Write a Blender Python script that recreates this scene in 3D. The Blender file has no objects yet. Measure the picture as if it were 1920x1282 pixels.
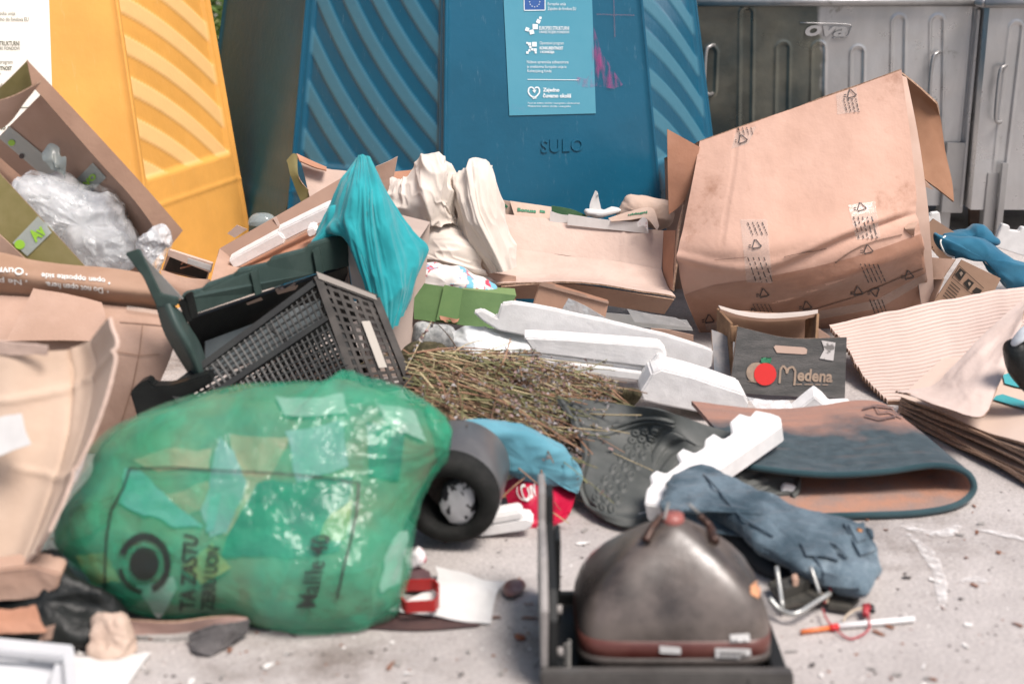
import bpy, bmesh, math, random
import numpy as np
from mathutils import Vector
# ---------------------------------------------------------------- camera, sky, sun, exposure
SC = bpy.context.scene
COL = SC.collection
FPX = 50 / 36 * 1920
PITCH = math.radians(16.7)
CZ = 1.45
cam = bpy.data.objects.new('camera', bpy.data.cameras.new('camera'))
COL.objects.link(cam)
cam.location = (0, 0, CZ)
cam.rotation_euler = (math.radians(90) - PITCH, 0, 0)
cam.data.lens = 50
cam.data.sensor_width = 36
cam.data.clip_end = 400
cam.data.dof.use_dof = True
cam.data.dof.focus_distance = 5.1
cam.data.dof.aperture_fstop = 2.2
SC.camera = cam
SUN_EL, SUN_AZ = 60, 46           # azimuth measured from the camera's back, towards the right
W = bpy.data.worlds.new('World')
SC.world = W
W.use_nodes = True
nt = W.node_tree
sky = nt.nodes.new('ShaderNodeTexSky')
sky.sky_type = 'NISHITA'
sky.sun_disc = False
sky.sun_elevation = math.radians(SUN_EL)
sky.sun_rotation = math.radians(180 - SUN_AZ)
sky.dust_density = 4.0
sky.air_density = 1.0
sky.ozone_density = 1.0
nt.nodes['Background'].inputs[1].default_value = 0.078
nt.links.new(sky.outputs[0], nt.nodes['Background'].inputs[0])
sun = bpy.data.objects.new('sun', bpy.data.lights.new('sun', 'SUN'))
COL.objects.link(sun)
sun.data.energy = 2.7
sun.data.angle = math.radians(22)
sun.data.color = (1.0, 0.925, 0.88)
_a, _e = math.radians(SUN_AZ), math.radians(SUN_EL)
sdir = Vector((math.sin(_a) * math.cos(_e), -math.cos(_a) * math.cos(_e), math.sin(_e)))
sun.rotation_euler = sdir.to_track_quat('Z', 'Y').to_euler()
SC.view_settings.view_transform = 'Standard'
SC.view_settings.look = 'None'
SC.view_settings.exposure = 0.70
SC.view_settings.gamma = 1
SC.render.engine = 'CYCLES'
SC.cycles.use_denoising = True
SC.cycles.max_bounces = 8
SC.cycles.transparent_max_bounces = 12
# ---------------------------------------------------------------- helpers
CP, SP = math.cos(PITCH), math.sin(PITCH)
CAM = np.array([0, 0, CZ])
def ray(px, py):
    r, u = (px - 960) / FPX, (641 - py) / FPX
    return np.array([r, CP + u * SP, -SP + u * CP])
def P(px, py, Y):
    d = ray(px, py)
    return CAM + d * (Y / d[1])
def PZ(px, py, z):
    d = ray(px, py)
    return CAM + d * ((z - CZ) / d[2])
def hit(px, py, o, n):
    d = ray(px, py)
    return CAM + d * (np.dot(o - CAM, n) / np.dot(d, n))
def Q(pts, Y=None):
    return [P(p[0], p[1], p[2] if len(p) > 2 else Y) for p in pts]
def unit(v):
    return v / (np.linalg.norm(v) + 1e-12)
def vnoise(p, seed=0):
    p = np.asarray(p, float)
    i = np.floor(p).astype(np.int64)
    f = p - i
    f = f * f * f * (f * (f * 6 - 15) + 10)
    def h(a, b, c):
        n = (a * 374761393 + b * 668265263 + c * 2147483647 + seed * 974711) & 0x7fffffff
        n = ((n ^ (n >> 13)) * 1274126177) & 0x7fffffff
        n = ((n ^ (n >> 15)) * 2246822519) & 0x7fffffff
        return ((n ^ (n >> 16)) & 0xffff) / 32767.5 - 1
    x, y, z = i[..., 0], i[..., 1], i[..., 2]
    fx, fy, fz = f[..., 0], f[..., 1], f[..., 2]
    r = 0
    for dx in (0, 1):
        for dy in (0, 1):
            for dz in (0, 1):
                w = (fx if dx else 1 - fx) * (fy if dy else 1 - fy) * (fz if dz else 1 - fz)
                r = r + w * h(x + dx, y + dy, z + dz)
    return r
def fbm(p, s=1, o=4, seed=0):
    p = np.asarray(p, float) * s
    r, a = 0, 1
    for k in range(o):
        r = r + a * vnoise(p * 2 ** k + 17.3 * k, seed + k)
        a *= .5
    return r / 1.6
def ridged(p, s=1, o=3, seed=0):
    p = np.asarray(p, float) * s
    r, a = 0, 1
    for k in range(o):
        r = r + a * (1 - 2 * np.abs(vnoise(p * 1.9 ** k + 9.1 * k, seed + k)) ** .8)
        a *= .45
    return r / 1.6
def tag(o, label=None, cat=None, group=None, kind=None):
    if label: o['label'] = label
    if cat: o['category'] = cat
    if group: o['group'] = group
    if kind: o['kind'] = kind
    return o
def thing(name, label, cat, loc, group=None):
    o = bpy.data.objects.new(name, None)
    COL.objects.link(o)
    o.empty_display_size = .1
    o.location = Vector([float(c) for c in loc])
    return tag(o, label, cat, group)
def root(o):
    while o.parent: o = o.parent
    return o
def obj(name, V, F, mat, par=None, smooth=True, mi=None):
    V = np.asarray(V, float)
    if par is not None:
        org = np.array(root(par).location)
    else:
        org = np.array([V[:, 0].mean(), V[:, 1].mean(), V[:, 2].min()])
    me = bpy.data.meshes.new(name)
    me.from_pydata((V - org).tolist(), [], [list(map(int, f)) for f in F])
    for m in (mat if isinstance(mat, (list, tuple)) else [mat]):
        me.materials.append(m)
    if mi is not None:
        me.polygons.foreach_set('material_index', mi)
    me.polygons.foreach_set('use_smooth', [smooth] * len(me.polygons))
    me.update()
    o = bpy.data.objects.new(name, me)
    COL.objects.link(o)
    if par is not None: o.parent = par
    else: o.location = Vector(org.tolist())
    return o
def crm(n, ts):                       # catmull-rom weights
    M = np.zeros((len(ts), n))
    for r, t in enumerate(ts):
        if n == 1: M[r, 0] = 1; continue
        x = min(max(t, 0), 1) * (n - 1)
        i = min(int(x), n - 2); f = x - i
        if n == 2:
            M[r, 0] += 1 - f; M[r, 1] += f; continue
        w = [-.5 * f ** 3 + f * f - .5 * f, 1.5 * f ** 3 - 2.5 * f * f + 1, -1.5 * f ** 3 + 2 * f * f + .5 * f, .5 * f ** 3 - .5 * f * f]
        for k in range(4):
            j = i - 1 + k
            if j < 0: M[r, 0] += 2 * w[k]; M[r, 1] -= w[k]
            elif j >= n: M[r, n - 1] += 2 * w[k]; M[r, n - 2] -= w[k]
            else: M[r, j] += w[k]
    return M
class Surf:
    def __init__(s, B, N): s.B, s.N = B, N
    def at(s, u, v, off=0):
        nv, nu = s.B.shape[0] - 1, s.B.shape[1] - 1
        x, y = min(max(u, 0), 1) * nu, min(max(v, 0), 1) * nv
        i, j = min(int(x), nu - 1), min(int(y), nv - 1)
        f, g = x - i, y - j
        def L(A): return (A[j, i] * (1 - f) + A[j, i + 1] * f) * (1 - g) + (A[j + 1, i] * (1 - f) + A[j + 1, i + 1] * f) * g
        return L(s.B) + unit(L(s.N)) * off
SURF = {}
def normals(B):
    du = np.gradient(B, axis=1); dv = np.gradient(B, axis=0)
    n = np.cross(du, dv)
    return n / (np.linalg.norm(n, axis=2, keepdims=True) + 1e-12)
def sheet(name, G, mat, par=None, n=(24, 24), t=.004, amp=0, sc=6, fold=0, fsc=4, rag=0, ragsc=9, seed=0, fn=None, smooth=True, mi=None, clampz=None, aniso=(1, 1), round_=0, inside=None, linear=False):
    """G: rows (v) of control points (u); a solid sheet of thickness t through them"""
    G = np.array(G, float)
    nu, nv = n
    us, vs = np.linspace(0, 1, nu + 1), np.linspace(0, 1, nv + 1)
    U, Vv = np.meshgrid(us, vs)
    if linear:
        lm = lambda k, ts: np.array([[max(0, 1 - abs(x * (k - 1) - j)) for j in range(k)] for x in ts])
        Wu, Wv = lm(G.shape[1], us), lm(G.shape[0], vs)
    else:
        Wu, Wv = crm(G.shape[1], us), crm(G.shape[0], vs)
    B = np.einsum('vr,rck,uc->vuk', Wv, G, Wu)
    Lu = np.linalg.norm(np.diff(B[nv // 2], axis=0), axis=1).sum()
    Lv = np.linalg.norm(np.diff(B[:, nu // 2], axis=0), axis=1).sum()
    if rag:
        def e(c, k): return rag * (.5 + .5 * np.clip(fbm(np.stack([c, c * 0 + k * 7.7, c * 0 + seed], -1), ragsc, 4, seed + k), -1, 1))
        l, r_, b, t_ = e(Vv * Lv, 1) / Lu, e(Vv * Lv, 2) / Lu, e(U * Lu, 3) / Lv, e(U * Lu, 4) / Lv
        U2 = l + U * (1 - l - r_); V2 = b + Vv * (1 - b - t_)
        x, y = U2 * nu, V2 * nv
        i, j = np.clip(x.astype(int), 0, nu - 1), np.clip(y.astype(int), 0, nv - 1)
        f, g = (x - i)[..., None], (y - j)[..., None]
        B = (B[j, i] * (1 - f) + B[j, i + 1] * f) * (1 - g) + (B[j + 1, i] * (1 - f) + B[j + 1, i + 1] * f) * g
    N = normals(B)
    if ((CAM - B) * N).sum() < 0: N = -N
    q = np.stack([U * Lu * aniso[0], Vv * Lv * aniso[1], U * 0 + seed * 3.7], -1)
    d = np.zeros(U.shape)
    if amp: d = d + amp * fbm(q, sc, 4, seed)
    if fold: d = d + fold * ridged(q + .06 * np.stack([fbm(q, 5, 2, seed + 5)] * 3, -1), fsc, 3, seed + 9)
    if fn is not None: d = d + fn(U, Vv, Lu, Lv)
    B = B + N * d[..., None]
    if clampz is not None: B[..., 2] = np.maximum(B[..., 2], clampz)
    N = normals(B)
    if ((CAM - B) * N).sum() < 0: N = -N
    T, K = B + N * t / 2, B - N * t / 2
    nr = nu + 1
    V = np.concatenate([T.reshape(-1, 3), K.reshape(-1, 3)])
    off = nr * (nv + 1)
    F, M = [], []
    for j in range(nv):
        for i in range(nu):
            a = j * nr + i
            F.append((a, a + 1, a + nr + 1, a + nr)); M.append(0)
            F.append((off + a, off + a + nr, off + a + nr + 1, off + a + 1)); M.append(1)
    for i in range(nu):
        for a, b in ((i, i + 1), (nv * nr + i + 1, nv * nr + i)):
            F.append((a, off + a, off + b, b)); M.append(2)
    for j in range(nv):
        for a, b in ((j * nr + nr, j * nr), (j * nr + nu, (j + 1) * nr + nu)):
            F.append((a, off + a, off + b, b)); M.append(2)
    if isinstance(mat, (list, tuple)):
        M = [min(m, len(mat) - 1) for m in M]
    else: M = None
    o = obj(name, V, F, mat, par, smooth, M)
    if smooth:
        es = o.data.edges
        sharp = [False] * len(es)
        for k, ed in enumerate(es):
            a, b = ed.vertices
            def bd(x):
                x %= off
                return x // nr in (0, nv) or x % nr in (0, nu)
            if bd(a) and bd(b): sharp[k] = True
        es.foreach_set('use_edge_sharp', sharp)
    SURF[o.name] = Surf(T, N)
    return o
def quad(name, c, mat, par=None, t=.004, n=(14, 14), **k):
    """c: four corners tl, tr, br, bl"""
    return sheet(name, [[c[0], c[1]], [c[3], c[2]]], mat, par, n, t, **k)
def decal(name, o, polys, mat, par, off=.0025, sub=0):
    """polygons given in the (u, v) of a sheet; quads may be subdivided"""
    S = SURF[o.name]
    V, F = [], []
    for pl in polys:
        if sub and len(pl) == 4:
            b = len(V)
            for j in range(sub + 1):
                for i in range(sub + 1):
                    f, g = i / sub, j / sub
                    uv = [(pl[0][k] * (1 - f) + pl[1][k] * f) * (1 - g) + (pl[3][k] * (1 - f) + pl[2][k] * f) * g for k in (0, 1)]
                    V.append(S.at(uv[0], uv[1], off))
            for j in range(sub):
                for i in range(sub):
                    a = b + j * (sub + 1) + i
                    F.append((a, a + 1, a + sub + 2, a + sub + 1))
        else:
            b = len(V)
            V += [S.at(u, v, off) for u, v in pl]
            F.append(list(range(b, len(V))))
    return obj(name, V, F, mat, par, False)
def text(name, s, mapf, mat, par, bold=0, ext=0, spacing=1, shear=0):
    cu = bpy.data.curves.new('lettering', 'FONT')
    cu.body = s
    cu.align_x = 'LEFT'
    cu.offset = bold
    cu.space_character = spacing
    cu.shear = shear
    cu.resolution_u = 3
    to = bpy.data.objects.new('lettering', cu)
    COL.objects.link(to)
    dg = bpy.context.evaluated_depsgraph_get()
    me = bpy.data.meshes.new_from_object(to.evaluated_get(dg))
    bpy.data.objects.remove(to)
    v = np.array([x.co[:] for x in me.vertices])
    F = [list(p.vertices) for p in me.polygons]
    lo, hi = v.min(0), v.max(0)
    uv = (v[:, :2] - lo[:2]) / (hi - lo)[:2]
    V = [mapf(a, b) for a, b in uv]
    if ext:
        A = np.array(V); nrm = unit(np.cross(A[F[0][1]] - A[F[0][0]], A[F[0][2]] - A[F[0][0]]))
        if np.dot(nrm, CAM - A[0]) < 0: nrm = -nrm
        n = len(V)
        cnt = {}
        for f in F:
            for a, b in zip(f, f[1:] + f[:1]):
                cnt[(a, b)] = 1
        V = list(A + nrm * ext) + list(A)
        for (a, b) in list(cnt):
            if (b, a) not in cnt: F.append([b, a, a + n, b + n])
    return obj(name, V, F, mat, par, False)
def onquad(tl, tr, br, bl, off=0):
    tl, tr, br, bl = map(np.asarray, (tl, tr, br, bl))
    n = unit(np.cross(tr - tl, bl - tl))
    if np.dot(n, CAM - tl) < 0: n = -n
    return lambda x, y: (bl * (1 - x) + br * x) * (1 - y) + (tl * (1 - x) + tr * x) * y + n * off
def polys(name, mapf, pls, mat, par):
    V, F = [], []
    for pl in pls:
        b = len(V)
        V += [mapf(x, y) for x, y in pl]
        F.append(list(range(b, len(V))))
    return obj(name, V, F, mat, par, False)
def prism(name, outline, vec, mat, par=None, bevel=.004, seg=2, smooth=False, noise=0):
    A = np.array(outline, float)
    n = len(A)
    V = np.concatenate([A, A + np.asarray(vec, float)])
    F = [list(range(n))[::-1], list(range(n, 2 * n))] + [[i, (i + 1) % n, n + (i + 1) % n, n + i] for i in range(n)]
    o = obj(name, V, F, mat, par, smooth)
    bm = bmesh.new(); bm.from_mesh(o.data)
    bmesh.ops.recalc_face_normals(bm, faces=bm.faces)
    if bevel:
        bmesh.ops.bevel(bm, geom=list(bm.edges), offset=bevel, segments=seg, affect='EDGES', clamp_overlap=True)
    if noise:
        bmesh.ops.triangulate(bm, faces=[f for f in bm.faces if len(f.verts) > 4])
        bmesh.ops.subdivide_edges(bm, edges=[e for e in bm.edges if e.calc_length() > .03], cuts=5, use_grid_fill=True)
        bm.normal_update()
        for v in bm.verts:
            v.co += v.normal * float(fbm([v.co[:]], 14, 3, 3)[0]) * noise
    bm.to_mesh(o.data); bm.free()
    return o
def box(name, c, ex, ey, ez, mat, par=None, bevel=.004):
    """corner c and three edge vectors"""
    c, ex, ey, ez = (np.asarray(a, float) for a in (c, ex, ey, ez))
    return prism(name, [c, c + ex, c + ex + ey, c + ey], ez, mat, par, bevel)
def tubes(name, paths, r, mat, par=None, seg=8, sub=6, mi=None, flat=1):
    V, F, M = [], [], []
    for k, path in enumerate(paths):
        A = np.array(path, float)
        if sub and len(A) > 2: A = crm(len(A), np.linspace(0, 1, (len(A) - 1) * sub + 1)) @ A
        m = len(A)
        rr = r[k] if isinstance(r, (list, tuple)) else r
        rr = np.interp(np.linspace(0, 1, m), np.linspace(0, 1, len(rr)), rr) if isinstance(rr, (list, tuple)) else [rr] * m
        T = np.gradient(A, axis=0)
        up = np.array([.13, .21, .97])
        b = len(V)
        s = None
        for i in range(m):
            t = unit(T[i])
            s = unit(np.cross(t, up) if s is None else s - t * np.dot(s, t))
            w = np.cross(s, t)
            for j in range(seg):
                a = 2 * math.pi * j / seg
                V.append(A[i] + rr[i] * (math.cos(a) * s + flat * math.sin(a) * w))
        for i in range(m - 1):
            for j in range(seg):
                F.append((b + i * seg + j, b + i * seg + (j + 1) % seg, b + (i + 1) * seg + (j + 1) % seg, b + (i + 1) * seg + j))
                M.append(mi[k] if mi else 0)
        F.append([b + j for j in range(seg)][::-1]); F.append([b + (m - 1) * seg + j for j in range(seg)])
        M += [mi[k] if mi else 0] * 2
    return obj(name, V, F, mat, par, True, M if mi else None)
def puff(name, outline, mat, par=None, front=.1, back=.1, n=(96, 28), amp=0, sc=6, fold=0, fsc=5, seed=0, e=.75, clampz=.004, smoothout=True, axis=None, aniso=None, smooth=True, fn=None):
    """a closed body that bulges to both sides of a star shaped outline"""
    A = np.array(outline, float)
    m, K = n
    if smoothout:
        A3 = np.concatenate([A[-2:], A, A[:3]])
        ts = (2 + np.linspace(0, len(A), m, endpoint=False)) / (len(A3) - 1)
        R = crm(len(A3), ts) @ A3
    else:
        A2 = np.concatenate([A, A[:1]])
        ts = np.linspace(0, 1, m, endpoint=False) * len(A)
        R = np.array([A2[int(t)] * (1 - t % 1) + A2[int(t) + 1] * (t % 1) for t in ts])
    c = R.mean(0)
    if axis is None:
        _, _, vt = np.linalg.svd(A - A.mean(0))
        axis = vt[2]
    axis = unit(np.asarray(axis, float))
    if np.dot(axis, CAM - c) < 0: axis = -axis
    V = [c - axis * back]
    for k in range(1, K):
        ph = -math.pi / 2 + math.pi * k / K
        s = abs(math.cos(ph)) ** e
        d = math.sin(ph)
        V += list(c + s * (R - c) + axis * (d * (front if d > 0 else back)))
    V.append(c + axis * front)
    V = np.array(V)
    F = []
    for j in range(m): F.append((0, 1 + (j + 1) % m, 1 + j))
    for k in range(K - 2):
        for j in range(m):
            a = 1 + k * m
            F.append((a + j, a + (j + 1) % m, a + m + (j + 1) % m, a + m + j))
    l = 1 + (K - 2) * m
    for j in range(m): F.append((l + j, l + (j + 1) % m, len(V) - 1))
    me = bpy.data.meshes.new('tmp'); me.from_pydata(V.tolist(), [], F); me.update()
    D = np.array([v.vector[:] for v in me.vertex_normals]); bpy.data.meshes.remove(me)
    if ((V - c) * D).sum() < 0: D = -D
    d = 0
    Vq = V * (np.array(aniso) if aniso else 1)
    if amp: d = d + amp * fbm(Vq, sc, 4, seed)
    if fold: d = d + fold * ridged(Vq + .05 * np.stack([fbm(Vq, 6, 2, seed + 4), fbm(Vq, 6, 2, seed + 5), fbm(Vq, 6, 2, seed + 6)], -1), fsc, 3, seed + 2)
    if fn is not None: d = d + fn(V)
    if amp or fold or fn: V = V + D * np.broadcast_to(d, (len(V),))[:, None]
    if clampz is not None: V[:, 2] = np.maximum(V[:, 2], clampz)
    return obj(name, V, F, mat, par, smooth)
# ---------------------------------------------------------------- materials
def nodes(m):
    m.use_nodes = True
    return m.node_tree, m.node_tree.nodes, m.node_tree.links, m.node_tree.nodes['Principled BSDF']
def rgba(c): return (c[0], c[1], c[2], 1)
def M(name, c1, c2=None, rough=.6, scale=8, lo=.35, hi=.65, bump=0, bscale=120, bstretch=(1, 1, 1), metal=0, spec=.4, c3=None, s3=3, t3=.6, w3=.08, sheen=0, alpha=None, trans=0, stretch=(1, 1, 1), rvar=0, bump2=0, b2scale=20, coat=0, sub=0):
    m = bpy.data.materials.new(name)
    t, N, L, b = nodes(m)
    tc = N.new('ShaderNodeTexCoord')
    b.inputs['Roughness'].default_value = rough
    b.inputs['Metallic'].default_value = metal
    b.inputs['Specular IOR Level'].default_value = spec
    if sheen: b.inputs['Sheen Weight'].default_value = sheen
    if coat: b.inputs['Coat Weight'].default_value = coat
    if trans: b.inputs['Transmission Weight'].default_value = trans
    if alpha is not None: b.inputs['Alpha'].default_value = alpha
    def noise(sc, det, st=(1, 1, 1), rg=.6):
        mp = N.new('ShaderNodeMapping'); mp.inputs['Scale'].default_value = st
        L.new(tc.outputs['Object'], mp.inputs[0])
        n = N.new('ShaderNodeTexNoise'); n.inputs['Scale'].default_value = sc; n.inputs['Detail'].default_value = det
        n.inputs['Roughness'].default_value = rg
        L.new(mp.outputs[0], n.inputs[0])
        return n
    def ramp(src, a, z):
        r = N.new('ShaderNodeMapRange'); r.interpolation_type = 'SMOOTHSTEP'
        r.inputs[1].default_value = a; r.inputs[2].default_value = z
        L.new(src, r.inputs[0])
        return r
    def mix(f, a, c):
        x = N.new('ShaderNodeMix'); x.data_type = 'RGBA'
        L.new(f, x.inputs[0])
        if isinstance(a, tuple): x.inputs[6].default_value = rgba(a)
        else: L.new(a, x.inputs[6])
        x.inputs[7].default_value = rgba(c)
        return x.outputs[2]
    b.inputs['Base Color'].default_value = rgba(c1)
    col = c1
    if c2:
        n1 = noise(scale, 7, stretch)
        col = mix(ramp(n1.outputs[0], lo, hi).outputs[0], tuple(c1), c2)
    if c3:
        n3 = noise(s3, 9, (1, 1, 1), .7)
        col = mix(ramp(n3.outputs[0], t3, t3 + w3).outputs[0], col, c3)
    if not isinstance(col, tuple): L.new(col, b.inputs['Base Color'])
    if rvar:
        nr = noise(scale * 1.7, 6)
        rr = ramp(nr.outputs[0], .3, .7)
        rr.inputs[3].default_value = rough - rvar; rr.inputs[4].default_value = rough + rvar
        L.new(rr.outputs[0], b.inputs['Roughness'])
    if bump or bump2:
        prev = None
        for s_, st, d_ in ((bscale, bstretch, bump), (b2scale, (1, 1, 1), bump2)):
            if not d_: continue
            nb = noise(s_, 4, st)
            bp = N.new('ShaderNodeBump'); bp.inputs['Strength'].default_value = 1
            bp.inputs['Distance'].default_value = d_
            L.new(nb.outputs[0], bp.inputs['Height'])
            if prev: L.new(prev.outputs[0], bp.inputs['Normal'])
            prev = bp
        L.new(prev.outputs[0], b.inputs['Normal'])
    return m
kraft = M('kraft_board', (.41, .268, .198), (.48, .325, .25), rough=.75, scale=4, bump=.0006, bscale=90, bstretch=(1, 1, .25), c3=(.40, .25, .18), s3=2.5, t3=.62, w3=.2, bump2=.004, b2scale=9, spec=.25)
kraft_pale = M('pale_kraft_board', (.50, .375, .31), (.57, .435, .365), rough=.8, scale=5, bump=.0006, bscale=70, bump2=.004, b2scale=10, spec=.2)
kraft_dark = M('brown_kraft_board', (.27, .165, .115), (.32, .20, .14), rough=.8, scale=6, bump=.0006, bscale=90, bump2=.003, b2scale=12, spec=.2)
kraft_red = M('reddish_kraft_board', (.40, .20, .125), (.47, .25, .165), rough=.75, scale=5, bump=.0005, bscale=90, bump2=.003, b2scale=12, spec=.25)
kraft_grey = M('taupe_board', (.40, .32, .275), (.45, .36, .31), rough=.8, scale=5, bump=.0005, bscale=80, spec=.2)
kraft_edge = M('board_edge', (.38, .26, .19), (.24, .15, .10), rough=.9, scale=160, lo=.4, hi=.6, bump=.001, bscale=200, spec=.1)
olive = M('olive_printed_board', (.20, .17, .06), (.25, .21, .09), rough=.7, scale=8, bump=.0004, bscale=90)
ink_white = M('white_ink', (.75, .74, .70), rough=.6)
ink_black = M('black_ink', (.035, .03, .03), (.09, .075, .07), rough=.6, scale=300)
ink_green = M('green_ink', (.02, .15, .07), (.05, .22, .12), rough=.6, scale=150)
ink_lime = M('lime_ink', (.30, .55, .05), rough=.5)
ink_teal = M('teal_tape', (.05, .38, .42), rough=.4)
foam = M('white_foam', (.76, .75, .735), (.69, .68, .665), rough=.65, scale=25, bump=.0007, bscale=190, c3=(.55, .50, .46), s3=6, t3=.74, w3=.12, spec=.3)
paper = M('white_paper', (.66, .65, .63), (.60, .59, .57), rough=.7, scale=14, bump=.001, bscale=30, spec=.25)
paper_grey = M('grey_paper', (.42, .42, .41), (.52, .51, .49), rough=.75, scale=14, bump=.001, bscale=30)
black_plastic = M('black_plastic', (.007, .008, .008), (.013, .015, .014), rough=.45, scale=12, bump=.0003, bscale=200, spec=.32, c3=(.035, .033, .03), s3=9, t3=.66, w3=.15)
green_plastic = M('dark_green_plastic', (.032, .056, .049), (.048, .075, .066), rough=.45, scale=9, bump=.0003, bscale=150, c3=(.10, .095, .08), s3=7, t3=.62, w3=.2)
grey_plastic = M('grey_plastic', (.24, .235, .22), (.31, .30, .28), rough=.5, scale=9, bump=.0003, bscale=150)
# ---------------------------------------------------------------- the setting
def ground_mat():
    m = M('rough_concrete', (.39, .36, .343), (.48, .446, .425), rough=.9, scale=2.2, bump=.0035, bscale=75, c3=(.22, .19, .17), s3=1.9, t3=.50, w3=.24, bump2=.006, b2scale=16, spec=.15)
    t, N, L, b = nodes(m)
    src = b.inputs['Base Color'].links[0].from_socket
    tc = N.new('ShaderNodeTexCoord')
    n = N.new('ShaderNodeTexNoise'); n.inputs['Scale'].default_value = 130; n.inputs['Detail'].default_value = 5
    L.new(tc.outputs['Object'], n.inputs[0])
    r = N.new('ShaderNodeMapRange'); r.inputs[1].default_value = .3; r.inputs[2].default_value = .7; r.inputs[3].default_value = .78; r.inputs[4].default_value = 1.12
    L.new(n.outputs[0], r.inputs[0])
    x = N.new('ShaderNodeMix'); x.data_type = 'RGBA'; x.blend_type = 'MULTIPLY'; x.inputs[0].default_value = 1
    L.new(src, x.inputs[6]); L.new(r.outputs[0], x.inputs[7]); L.new(x.outputs[2], b.inputs['Base Color'])
    return m
g = obj('ground', [(-80, -30, 0), (80, -30, 0), (80, 160, 0), (-80, 160, 0)], [(0, 1, 2, 3)], ground_mat(), None, False)
g.location.z = 0
tag(g, kind='structure')
vm = M('verge_soil', (.16, .20, .06), (.30, .30, .12), rough=.95, scale=2, bump=.02, bscale=40)
g = obj('verge', [(-60, 10.5, .004), (60, 10.5, .004), (60, 60, .004), (-60, 60, .004)], [(0, 1, 2, 3)], vm, None, False)
tag(g, kind='structure')
def chalk():
    m = M('worn_white_paint', (.78, .76, .74), rough=.8, spec=.1)
    t, N, L, b = nodes(m)
    tc = N.new('ShaderNodeTexCoord'); n = N.new('ShaderNodeTexNoise'); n.inputs['Scale'].default_value = 38; n.inputs['Detail'].default_value = 6
    L.new(tc.outputs['Object'], n.inputs[0])
    r = N.new('ShaderNodeMapRange'); r.inputs[1].default_value = .34; r.inputs[2].default_value = .68; r.inputs[3].default_value = 0; r.inputs[4].default_value = .8
    L.new(n.outputs[0], r.inputs[0]); L.new(r.outputs[0], b.inputs['Alpha'])
    return m
ch = chalk()
def smear(pts, w, seed):
    A = np.array([PZ(x, y, .004) for x, y in pts]); A = crm(len(A), np.linspace(0, 1, 40)) @ A
    T = np.gradient(A, axis=0); S = np.cross(T, [0, 0, 1.]); S /= np.linalg.norm(S, axis=1, keepdims=True)
    k = np.sin(np.linspace(.12, math.pi - .12, 40)) ** .5 * w * (1 + .5 * fbm(A, 14, 3, seed))
    V = np.concatenate([A - S * k[:, None], A + S * k[:, None]])
    o = obj('painted_marking', V, [(i, i + 1, 41 + i, 40 + i) for i in range(39)], ch, None)
    tag(o, kind='structure')
smear([(1702, 1000), (1735, 1030), (1760, 1075), (1768, 1138)], .016, 1)
smear([(1690, 985), (1760, 1000), (1800, 985)], .02, 4)
smear([(1835, 992), (1880, 1000), (1925, 1012)], .013, 2)
smear([(1800, 1090), (1830, 1084), (1850, 1090)], .012, 3)
# grit scattered on the ground
def grit():
    rnd = random.Random(5)
    V, F, MI = [], [], []
    for k in range(1500):
        px, py = rnd.uniform(-40, 1960), rnd.uniform(880, 1330)
        c = PZ(px, py, 0); r = rnd.choice([.0012, .0016, .002, .003, .0045]) * rnd.uniform(.7, 1.3)
        b = len(V)
        a0 = rnd.uniform(0, 6)
        for j in range(5):
            V.append(c + np.array([math.cos(a0 + j * 1.257) * r * rnd.uniform(.7, 1.4), math.sin(a0 + j * 1.257) * r * rnd.uniform(.7, 1.4), .0003]))
        V.append(c + np.array([0, 0, r * rnd.uniform(.5, 1)]))
        s = rnd.choice([0, 0, 1, 1, 2, 3])
        for j in range(5): F.append((b + j, b + (j + 1) % 5, b + 5)); MI.append(s)
    for k in range(150):
        px, py = rnd.uniform(-40, 1960), rnd.uniform(900, 1330)
        c = PZ(px, py, .002); a = rnd.uniform(0, 6.3); l, w = rnd.uniform(.006, .02), rnd.uniform(.002, .007)
        e, f = np.array([math.cos(a), math.sin(a), 0]), np.array([-math.sin(a), math.cos(a), 0])
        b = len(V)
        for (i, j) in ((-1, -1), (.2, -1.2), (1, -.6), (.8, 1), (-.3, .8), (-1, .6)):
            V.append(c + e * l * i * rnd.uniform(.6, 1.1) + f * w * j * rnd.uniform(.6, 1.2) + np.array([0, 0, rnd.uniform(0, .004)]))
        F.append([b + q for q in range(6)]); MI.append(rnd.choice([1, 2, 3, 3, 0]))
    o = obj('debris', V, F, [M('grey_grit', (.30, .28, .26)), M('dark_grit', (.07, .06, .055)), M('pale_grit', (.7, .68, .65)), M('brown_grit', (.22, .10, .06))], None, False, MI)
    tag(o, kind='stuff')
grit()
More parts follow.
